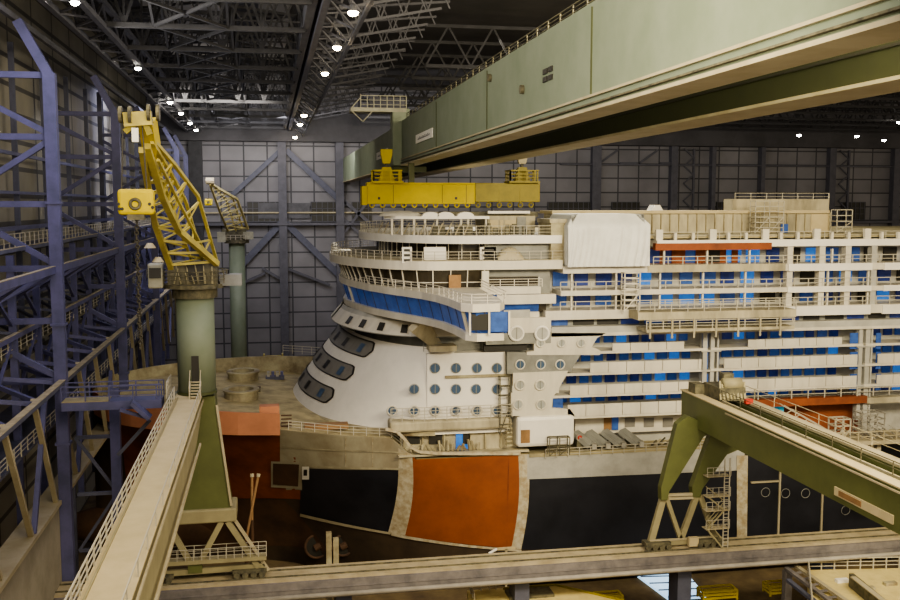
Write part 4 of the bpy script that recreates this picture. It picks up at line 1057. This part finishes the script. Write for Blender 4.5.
# column
CX, CYL = -7.3, 99.6
MB().tube((CX, CYL, gt), (CX, CYL, 41.6), 1.85, 32).build('column', 'green', lc, smooth=True)
MB().tube((CX, CYL, gt), (CX, CYL, gt+.3), 1.95, 32).build('column_foot', 'greendark', lc)
o = MB().box(CX-.35, CYL-1.95, gt+1.5, CX+.35, CYL-1.7, gt+4.0).build('door', 'dark', lc)
mb = MB()
for k in range(6): mb.box(CX-.4, CYL-2.2-k*.22, gt+1.4-k*.25, CX+.4, CYL-1.95-k*.22, gt+1.5-k*.25)
for s_ in (-.5, .5): mb.bar((CX+s_, CYL-2, gt+1.5), (CX+s_, CYL-3.6, gt), .1); mb.bar((CX+s_, CYL-2, gt+2.6), (CX+s_, CYL-3.6, gt+1.1), .08); mb.bar((CX+s_, CYL-3.6, gt), (CX+s_, CYL-3.6, gt+1.1), .08)
mb.build('steps', 'flange', lc)
rail_mb([(-10, 97, gt), (-10, 101.5, gt)], 1.6, 1.2, .09).build('railing', 'rail', lc)
MB().tube((CX, CYL, 40.8), (CX, CYL, 41.8), 2.2, 32).build('slewing_ring', 'machine', lc)
MB().tube((CX, CYL, 41.8), (CX, CYL, 42.2), 3.0, 16).build('turntable', 'machine', lc)
rail_mb([(CX+3.3*math.cos(q), CYL+3.3*math.sin(q), 42.3) for q in [2*math.pi*i/12 for i in range(12)]], 1.2, 1.0, .09, closed=True).build('turntable_railing', 'machine', lc)
MB().box(CX-2.4, CYL-1.9, 42.2, CX+2.3, CYL+1.8, 44.4).build('machinery_house', 'machine', lc)
MB().box(CX-4.2, CYL-2.2, 41.9, CX-2.8, CYL-.6, 44.3).build('operator_cabin', 'cabin', lc, bevel=.15); MB().box(CX-4.05, CYL-2.28, 42.9, CX-2.95, CYL-2.2, 43.9).build('cabin_window', 'dark', lc)
MB().box(CX+2.5, CYL-1.2, 42, CX+4.6, CYL+.6, 43.1).build('counter_platform', 'grey', lc)
MB().box(CX-.6, CYL-2.0, 42.5, CX+1.1, CYL-1.9, 44.2).build('motor_opening', 'dark', lc)
mb = MB()
for k in range(10):
    q = random.uniform(-2.4, 2.2); mb.bar((CX+q, CYL-2.3, 42.3), (CX+q+random.uniform(-.5, .5), CYL-1.9, 42.3+random.uniform(.8, 2.2)), .1)
mb.build('machinery_pipes', 'creamside', lc)
def jp(x, y, Y): return Vector(atY(x, y, Y))
jib = [  # (points, width)
    ([(142, 150, 76), (148, 186, 82), (155, 224, 90), (171, 268, 97)], .48), ([(147, 146, 76), (163, 198, 84), (179, 231, 91), (217, 264, 97)], .5),
    ([(151, 138, 76), (174, 164, 82), (198, 196, 91), (217, 262, 100)], .28), ([(152, 142, 76), (170, 172, 83), (186, 202, 91), (203, 262, 101)], .28),
    ([(150, 152, 78), (166, 190, 86), (192, 262, 101)], .24), ([(158, 160, 78), (178, 200, 87), (210, 262, 101)], .22)]
for pts, w in jib:
    P = [jp(*q) for q in pts]; mb = MB()
    for a, b in zip(P, P[1:]): mb.bar(a, b, w)
    mb.build('jib_chord', 'jibyellow', lc)
def along(k, t_):
    P = [jp(*q) for q in jib[k][0]]; n = len(P)-1; s_ = t_*n; i = min(n-1, int(s_)); return P[i].lerp(P[i+1], s_-i)
for k in range(9):
    t0, t1 = .12+k*.095, .12+(k+1)*.095
    mb = MB()
    a, b = ((0, 2), (1, 3))[k % 2]
    for a, b in (((0, 4), (1, 2)) if k % 2 else ((0, 3), (1, 3))):
        mb.bar(along(a, t0), along(b, t1), .17); mb.bar(along(b, t1), along(a, t1), .14)
    if k > 4: mb.bar(along(0, t1), along(1, t1), .22)
    mb.build('jib_lacing', 'jibyellow', lc)
# solid head of the jib
q = [jp(138, 124, 74), jp(152, 124, 74), jp(156, 150, 77), jp(152, 178, 81), jp(145, 165, 79)]
mb = MB(); n = len(q); mb.add([tuple(v) for v in q]+[tuple(v+Vector((.2, 1.4, .6))) for v in q], [tuple(range(n)), tuple(range(2*n-1, n-1, -1))]+[(i, n+i, n+(i+1) % n, (i+1) % n) for i in range(n)])
mb.build('jib_head', 'yellow', lc)
a, b = jp(124, 120, 74), jp(152, 118, 74)
MB().bar(a, b, .8, 1.0).build('sheave_beam', 'jibyellow', lc)
for p_ in (a, b):
    for dx in (-.3, .35): MB().tube(p_+Vector((dx, -.3, .35)), p_+Vector((dx+.22, -.3, .35)), .6, 16).build('sheave', 'machine', lc)
MB().bar(jp(125, 132, 74), jp(135, 124, 74), .4).bar(jp(150, 135, 74), jp(146, 125, 74), .4).build('sheave_bracket', 'yolive', lc)
MB().bar(jp(135, 128, 73.8), jp(135.5, 142, 73.8), .45, .3).build('limit_switch_box', 'sign', lc)
for px in (168, 176): 
    p_ = jp(px-18, 248 if px == 168 else 262, 92); MB().tube(p_, p_+Vector((0, 0, .45)), .55, 12, .25).build('floodlight', 'flange', lc)
# hook block + chain
hb = thing('hook_block', 'yellow rounded hook block plate hanging from the near crane jib', 'hook block', jp(136, 202, 74))
a = atY(117.5, 189, 74); b = atY(155, 215, 74)
MB().box(a[0], 73.6, b[2], b[0], 74.4, a[2]).build('plate', 'yellow', hb, bevel=.25)
c = atY(135, 204, 73.5)
MB().torus((c[0], 73.55, c[2]), .34, .12, n=16).build('pin', 'machine', hb)
for dx, dz in ((-1.15, 0), (-.9, -.35), (1.0, 0), (1.2, -.25), (-1.1, -.35)): MB().disc((c[0]+dx, 73.56, c[2]+dz), .12, n=10).build('bolt_hole', 'dark', hb)
for dx in (-1.2, 1.0): MB().tube((c[0]+dx*.8, 74, a[2]), (c[0]+dx*.6, 74, atY(138, 125, 74)[2]), .05, 6).build('hoist_rope', 'cable', hb)
MB().box(c[0]-.6, 73.7, b[2]-.35, c[0]+.6, 74.3, b[2]+.05).build('swivel', 'machine', hb)
mb = MB(); z = b[2]-.3
while z > atY(136, 350, 74)[2]:
    mb.torus((c[0]+.04*math.sin(z*3), 74, z), .13, .06, n=8, m=4, axis='XY'[int(z*4) % 2]); z -= .2
mb.build('chain', 'cable', hb)
# far column crane
fc = thing('distant_column_crane', 'distant green column crane with small yellow lattice jib behind the bow', 'crane', (-7, 230, 0))
X = atY(238, 300, 230)[0]; zt2 = atY(238, 243, 230)[2]
MB().tube((X, 230, 0), (X, 230, zt2), 1.8, 24).build('column', 'green', fc, smooth=True)
MB().tube((X, 230, zt2), (X, 230, zt2+.8), 2.8, 14).build('turntable', 'machine', fc); MB().box(X-3.2, 228, zt2+.5, X+2.2, 231, zt2+3.2).build('machinery_house', 'machine', fc)
MB().box(X-4.2, 227.2, zt2+.3, X-2.4, 228.2, zt2+2.6).build('operator_cabin', 'cabin', fc); MB().box(X+1.5, 227.5, zt2+1, X+3.8, 229, zt2+2.6).build('counter_platform', 'cabin', fc)
rail_mb([(X+3.4*math.cos(q), 230+3.4*math.sin(q), zt2+.8) for q in [2*math.pi*i/10 for i in range(10)]], 1.1, 1.2, .12, 2, closed=True).build('turntable_railing', 'rail', fc)
fj = [([(210, 184, 205), (220, 212, 215), (228, 231, 226)], .4), ([(211, 183, 205), (226, 200, 216), (236, 231, 227)], .3), ([(209, 183, 205), (237, 199, 216), (248, 229, 228)], .45), ([(212, 184, 205), (232, 196, 216), (243, 229, 230)], .3)]
for pts, w in fj:
    P = [jp(*q) for q in pts]; mb = MB()
    for a, b in zip(P, P[1:]): mb.bar(a, b, w)
    mb.build('jib_chord', 'tanyellow', fc)
def alongf(k, t_):
    P = [jp(*q) for q in fj[k][0]]; n = len(P)-1; s_ = t_*n; i = min(n-1, int(s_)); return P[i].lerp(P[i+1], s_-i)
for k in range(8):
    t0, t1 = .1+k*.11, .1+(k+1)*.11
    MB().bar(alongf(0, t0), alongf(2, t1), .25).bar(alongf(2, t1), alongf(0, t1), .22).bar(alongf(1, t0), alongf(3, t1), .2).build('jib_lacing', 'tanyellow', fc)
p_ = jp(209, 181, 205); MB().tube(p_-Vector((.6, 0, 0)), p_+Vector((1, 0, 0)), .7, 10).build('sheave', 'flange', fc)
fh = thing('hook_block', 'small yellow hook block plate seen between the two crane jibs', 'hook block', jp(208, 202, 200))
a = atY(204.5, 199, 200); b = atY(212.5, 205.5, 200); MB().box(a[0], 199.7, b[2], b[0], 200.3, a[2]).build('plate', 'yellow', fh, bevel=.2)
MB().tube(((a[0]+b[0])/2, 200, a[2]), ((a[0]+b[0])/2+.2, 200, jp(210, 184, 205)[2]), .06, 6).build('hoist_rope', 'cable', fh); MB().disc(((a[0]+b[0])/2, 199.65, (a[2]+b[2])/2), .3, n=10).build('pin', 'machine', fh)
# base hut of the far crane
MB().box(X-3, 227, 0, X+3, 233, 14).build('pedestal', 'flange', fc)

# right portal crane
rc = thing('portal_crane', 'olive green portal crane girder reaching from its legs out of frame at right', 'crane', (48, 99, 27))
gt, gb = 28.9, 25.4
MB().box(46.0, 20, gb, 46.9, 103.3, gt).build('girder', 'olive', rc, label='near olive web')
MB().box(45.8, 20, gt, 47.0, 103.3, gt+.12).build('top_flange', 'cream', rc)
MB().box(50.3, 20, gb, 51.0, 103.3, gt).build('girder', 'olive', rc); MB().box(50.2, 20, gt, 51.1, 103.3, gt+.12).build('top_flange', 'flange', rc)
MB().box(46.9, 20, gb, 50.3, 103.2, gt-1.0).build('trough', 'greendark', rc)
MB().box(47.6, 20, gt-.1, 47.8, 101.5, gt+.1).build('edge_rail', 'flange', rc); MB().box(49.7, 20, gt-.1, 49.85, 101.5, gt+.15).build('edge_rail', 'flange', rc)
MB().box(45.72, 20, gt-.35, 45.84, 92, gt-.2).build('edge_pipe', 'flange', rc)
rail_mb([(47.5, 25, gt+.1), (47.5, 101, gt+.1)], 1.1, 4.2, .06, 2).build('railing', 'machine', rc); rail_mb([(51.3, 25, gt+.1), (51.3, 101, gt+.1)], 1.1, 4.2, .06, 2).build('railing', 'flange', rc)
# maker's plate on the web
p = atX(853, 498, 45.9); q = atX(893, 520, 45.9)
pl = MB().box(45.85, q[1], gb+.55, 45.98, p[1]+2.6, gb+1.25).build('name_plate', 'cream', rc, label='cream plate with small brown square')
MB().box(45.8, p[1]-1.2, gb+.68, 45.85, p[1]+1.9, gb+1.12).build('plate_square', 'door', pl)
# trolley machinery on top
o = MB().box(47.3, 96.5, gt, 50.3, 100.5, gt+1.4).build('trolley', 'machine', rc)
MB().box(46.2, 100.2, gt+.1, 47.4, 102, gt+1.2).build('cable_box', 'machine', rc); MB().tube((48, 97.2, gt+1.7), (50, 97.2, gt+1.7), .7, 14).build('drum', 'creamside', rc, smooth=True)
mb = MB()
for k in range(8): x = 47.4+k*.4; mb.bar((x, 96.4, gt+.2), (x+random.uniform(-.3, .3), 97, gt+random.uniform(1.6, 2.4)), .2)
mb.build('trolley_pipes', 'creamside', rc)
MB().box(49.2, 94.2, gt+.1, 50, 94.7, gt+.6).build('red_buffer', 'red', rc); MB().box(48.2, 97.5, gt+1.4, 49.4, 98.6, gt+2.8).build('drive_motor', 'machine', rc)
def pt(px, py, Y): a = atY(px, py, Y); return (a[0], a[2])
for pts, y0, y1 in (([(677, 424), (688, 416), (716, 428), (703, 437), (669, 491), (667, 500), (661, 500), (661, 488)], 98.9, 99.3), ([(716, 424), (740, 436), (740, 450), (728, 455), (703, 490), (701, 498), (694, 498), (693, 488)], 99.2, 99.6)):
    MB().prismY([pt(x, y, 99) for x, y in pts], y0, y1+.6).build('leg', 'olive', rc)
for p_, q_, w in (((664, 494), (650, 544), .7), ((666, 497), (680, 538), .45), ((697, 494), (681, 538), .6), ((700, 496), (716, 540), .6)):
    MB().bar(atY(*p_, 99.5), atY(*q_, 99.5), w, .5, up=(0,1,0)).build('leg_strut', 'creamside', rc)
for y in (495, 498.5): MB().bar(atY(666, y, 99.4), atY(694, y-1, 99.4), .28).build('tie_beam', 'flange', rc)
MB().bar(atY(648, 544, 99.4), atY(722, 539, 99.4), .45, .5).build('sill_beam', 'creamside', rc); MB().bar(atY(650, 541, 99.2), atY(712, 537, 99.2), .2).build('sill_rail', 'flange', rc)
a = atY(688, 537, 98.8); b = atY(697, 545, 98.8); MB().box(a[0], 98.4, b[2], b[0], 98.9, a[2]).build('control_box', 'cream', rc)
for px in (655, 706):
    a = atY(px, 547, 99.2); o = MB().box(a[0]-1.3, 98.5, 12.4, a[0]+1.6, 99.9, 12.9).build('bogie', 'machine', rc)
    for k in range(4): MB().tube((a[0]-1.1+k*.8, 98.3, 12.4), (a[0]-1.1+k*.8, 98.7, 12.4), .3, 12).build('wheel', 'machine', o)
# stair tower beside leg
xs0, xs1 = atY(706, 500, 98.5)[0], atY(726, 500, 98.5)[0]
zz = [atY(716, y, 98.5)[2] for y in (548, 527, 509, 495, 475, 458)]
mb = MB()
for i in range(len(zz)-1):
    a, b = (xs0, xs1-.4) if i % 2 else (xs1-.4, xs0)
    if i < 3:
        for dy in (0, .6): mb.bar((a, 98+dy, zz[i]), (b, 98+dy, zz[i+1]), .14); mb.bar((a, 98+dy, zz[i]+1), (b, 98+dy, zz[i+1]+1), .07)
mb.build('stair_flight', 'creamside', rc)
for i in (1, 2, 3, 4):
    MB().box(xs0-.2, 97.9, zz[i]-.08, xs1+.2, 99, zz[i]).build('landing', 'flange', rc); rail_mb([(xs0-.2, 97.9, zz[i]), (xs1+.2, 97.9, zz[i])], 1.0, .7, .05, 2).build('landing_railing', 'rail', rc)
mb = MB()
for x in (xs1-.5, xs1+.1): mb.bar((x, 98, zz[0]), (x, 98, zz[5]), .1)
z = zz[0]
while z < zz[4]: mb.bar((xs1-.5, 98, z), (xs1+.1, 98, z), .06); z += .4
mb.build('ladder', 'rail', rc)

# ================================================================== LOW FOREGROUND
# patch of blue light in the dock bottom, made as a glowing plate
p = [atZ(x, y, .03) for x, y in ((632, 573), (684, 572), (706, 598), (668, 600))]
t = thing('lit_patch', 'patch of pale blue light on the dock floor under the runway, made as a glowing plate', 'plate', p[0])
MB().add([(a[0], a[1], .35) for a in p]+[(a[0], a[1], .0) for a in p], [(0,1,2,3), (0,4,5,1), (1,5,6,2), (2,6,7,3), (3,7,4,0)]).build('plate', 'patchglow', t)
mb = MB()
for k in range(5): u = k/4; a = Vector(p[0]).lerp(Vector(p[3]), u); b = Vector(p[1]).lerp(Vector(p[2]), u); mb.bar((a[0], a[1], .4), (b[0], b[1], .4), .15)
mb.build('stiffener', 'bluegrey', t)
def barrier(px, py, w, lab, z=4.0, h=1.2):
    c = atZ(px, py, z); t = thing('yellow_barrier', lab, 'barrier', c)
    x0, x1 = c[0]-w/2, c[0]+w/2; y0, y1 = c[1]-.8, c[1]+.8
    for x in (x0, x1):
        for y in (y0, y1): MB().box(x-.1, y-.1, z, x+.1, y+.1, z+h).build('post', 'yellow', t)
    for zz in (.35, .75, 1.15):
        mb = MB(); mb.bar((x0, y0, z+zz), (x1, y0, z+zz), .22); mb.bar((x0, y1, z+zz), (x1, y1, z+zz), .18); mb.bar((x0, y0, z+zz), (x0, y1, z+zz), .18); mb.bar((x1, y0, z+zz), (x1, y1, z+zz), .18); mb.build('rail', 'yellow', t)
barrier(717, 598, 4.2, 'yellow guard barrier, left of the two near the blue lit patch', 4)
barrier(776, 593, 2.4, 'yellow guard barrier, beside the dark stair at the lower right', 4)
barrier(608, 604, 3.0, 'yellow guard barrier partly cut by the frame under the runway', 4)
t = thing('dock_ledge', 'brown work ledge along the dock below the crane runway', 'ledge', (40, 100, 0))
MB().box(-12, 86, 0, 66, 95.8, 4.0).build('ledge_block', 'floor', t); MB().box(44, 86, 4.0, 64, 95.5, 4.06).build('ledge_top', 'deck', t)
# yellowish module at bottom middle
c0 = atZ(467, 590.5, 7.5); c1 = atZ(620, 597, 7.5)
t = thing('tank_module', 'cream yellow module with railing cut off by the bottom of the frame', 'module', (c0[0]+8, c0[1]-3, 4))
MB().poly([(c0[0], c0[1]), (c0[0]+10, c0[1]-.2), (c1[0], c1[1]-1), (c1[0]+.5, c1[1]-7), (c0[0]-1, c0[1]-7)], 4, 7.5).build('body', 'ycream', t)
MB().box(c0[0]+4, c0[1]-3.5, 7.5, c0[0]+9, c0[1]-1.2, 7.8).build('hatch', 'machine', t)
rail_mb([(c0[0]+.2, c0[1]-3, 7.5), (c0[0]+.2, c0[1]-.3, 7.5), (c0[0]+3.2, c0[1]-.3, 7.5)], .9, 1, .1).build('railing', 'rail', t)
mb = MB(); P = [(c0[0]+4, c0[1]-.4, 7.6), (c0[0]+10, c0[1]-.4, 7.6), (c1[0], c1[1]-1.2, 7.6)]
for a, b in zip(P, P[1:]): mb.bar(a, b, .2)
mb.build('edge_pipe', 'yolive', t)
# lower right ship section (cream deck with railing)
zt3 = 9.0
c = [atZ(x, y, zt3) for x, y in ((808, 570), (905, 568), (960, 600), (880, 640), (812, 612))]
t = thing('deck_section', 'cream deck section with white railing at the lower right corner', 'ship section', c[0])
MB().add([(a[0], a[1], zt3) for a in c]+[(a[0], a[1], 4) for a in c], [(0,1,2,3,4)]+[(i, 5+i, 5+(i+1) % 5, (i+1) % 5) for i in range(5)]).build('deck', 'ycream', t)
rail_mb([c[4], c[0], c[1]], 1.3, 1.5, .12, 3).build('railing', 'rail', t)
MB().bar(atZ(851, 580, zt3+.7), atZ(905, 625, zt3+.7), .5, 1.5).build('inner_wall', 'machine', t)
MB().bar(atZ(853, 577, zt3+1.5), atZ(908, 620, zt3+1.5), .6, .12).build('wall_cap', 'flange', t)
for k, (px, py) in enumerate(((842, 582), (868, 590), (890, 585))): a = atZ(px, py, zt3); MB().box(a[0]-.7, a[1]-.3, zt3, a[0]+.7, a[1]+.3, zt3+.35).build('fitting', 'sign' if k == 0 else 'beige_dark', t)
t = thing('dark_stair_frame', 'dark grey steel stair frame beside the cream deck section at lower right', 'stair', atZ(790, 580, 8))
for k, (p_, q_) in enumerate((((786, 568), (862, 625)), ((796, 566), (880, 625)), ((788, 580), (840, 622)))):
    MB().bar(atZ(*p_, 9.5), atZ(*q_, 9.5), .5, .3).build('stringer', ('runside', 'flange', 'bluegrey')[k], t)
for k in range(9):
    a = Vector(atZ(786, 568, 9.4)).lerp(Vector(atZ(862, 625, 9.4)), k/9); b = Vector(atZ(796, 566, 9.4)).lerp(Vector(atZ(880, 625, 9.4)), k/9); MB().bar(a, b, .4, .1).build('tread', 'runside', t)
a = atZ(787, 570, 9.3); MB().box(a[0]-.4, a[1]-.5, 0, a[0]+.4, a[1]+.3, 9.3).build('post', 'runside', t)
# inclined poles and stacks at the bow foot
for k, (a, b, lb) in enumerate((((246, 540, 112), (258, 477, 114), 'thin inclined pole leaning against the bow, right of the pair'), ((252, 520, 113), (252, 477, 114), 'thin vertical pole at the bow behind the inclined one'))):
    t = thing('prop_pole', lb, 'pole', atY(*a)); A = Vector(atY(*a)); B = Vector(atY(*b))
    MB().tube(A, B, .16, 8).build('pole', 'door', t); MB().tube(B, B+(B-A).normalized()*.4, .24, 8).build('pole_cap', 'flange', t); MB().tube(A, (A[0], A[1], 0), .2, 8).build('pole_foot', 'rustdark', t)
for k, px in enumerate((329, 336)):
    A = atY(px, 560, 106); t = thing('support_post', 'beige support post below the bow, %s one' % ('left' if k == 0 else 'right'), 'post', (A[0], 106, 0))
    MB().box(A[0]-.3, 105.7, 0, A[0]+.3, 106.3, atY(px, 532 if k == 0 else 538, 106)[2]).build('post', 'beige_dark', t); MB().box(A[0]-.6, 105.5, 0, A[0]+.6, 106.5, .5).build('foot', 'machine', t)
p = atY(497, 549, 112); q = atY(515, 549, 112)
t = thing('gantry_lamp_arm', 'cream horizontal lamp arm on a post under the orange hull block', 'arm', (q[0], 112, 0))
MB().box(p[0], 111.8, p[2]-.12, q[0], 112.2, p[2]+.12).build('arm', 'cream', t); MB().box(p[0]+1.0, 111.8, 0, p[0]+1.25, 112.1, p[2]).build('post', 'flange', t); MB().tube((p[0]-1, 112, p[2]-.5), (p[0], 112, p[2]), .15).build('lamp_head', 'sign', t)

# ================================================================== LIGHT
def area(loc, target, size, power, c, sy=None):  # unseen area lights added to fill the hall, apart from the ceiling lamps
    l = bpy.data.lights.new('hall_fill', 'AREA'); l.energy = power; l.color = c; l.size = size
    if sy: l.shape = 'RECTANGLE'; l.size_y = sy
    o = bpy.data.objects.new('hall_fill', l); col.objects.link(o); o.location = loc
    o.rotation_euler = (Vector(target)-Vector(loc)).to_track_quat('-Z', 'Y').to_euler(); return o
area((50, 40, 67), (55, 118, 30), 50, 68000, (1, .87, .62), 14)
area((4, 36, 66), (24, 120, 36), 22, 19000, (1, .86, .62), 40)
area((-15, 50, 66), (20, 51, 59), 130, 12000, (1, .95, .85), 6)  # added to brighten the left web of the overhead girder
area((-9, 150, 63.5), (-9, 150, 80), 12, 1900, (.9, .9, 1), 120)  # upward fill added to brighten the roof
area((14, 120, 64), (14, 120, 80), 8, 350, (.95, .9, 1), 100)  # second upward fill, added under the grey trusses
area((-24, 150, 60), (-31, 150, 45), 4, 3500, (1, .95, .85), 160)
area((58, 160, 68), (58, 140, 40), 48, 22000, (1, .92, .75), 30)
area((-14, 90, 66), (-23, 90.1, 40), 10, 5500, (.66, .68, 1), 60)
area((-14, 200, 66), (-23, 200.1, 40), 10, 7000, (.66, .68, 1), 60)
area((40, 225, 66), (60, 270, 45), 120, 13000, (1, .95, .88), 12)
area((-10, 190, 66), (-6, 235, 45), 20, 6000, (1, .93, .8), 12)
area((-5, 225, 66), (0, 270, 45), 20, 5000, (.95, .93, .95), 12)
W = bpy.data.worlds.new('world'); scn.world = W; W.use_nodes = True
bg = W.node_tree.nodes['Background']; bg.inputs[0].default_value = (1, .86, .66, 1); bg.inputs[1].default_value = .5
scn.view_settings.view_transform = 'AgX'; scn.view_settings.look = 'AgX - Medium High Contrast'; scn.view_settings.exposure = .5
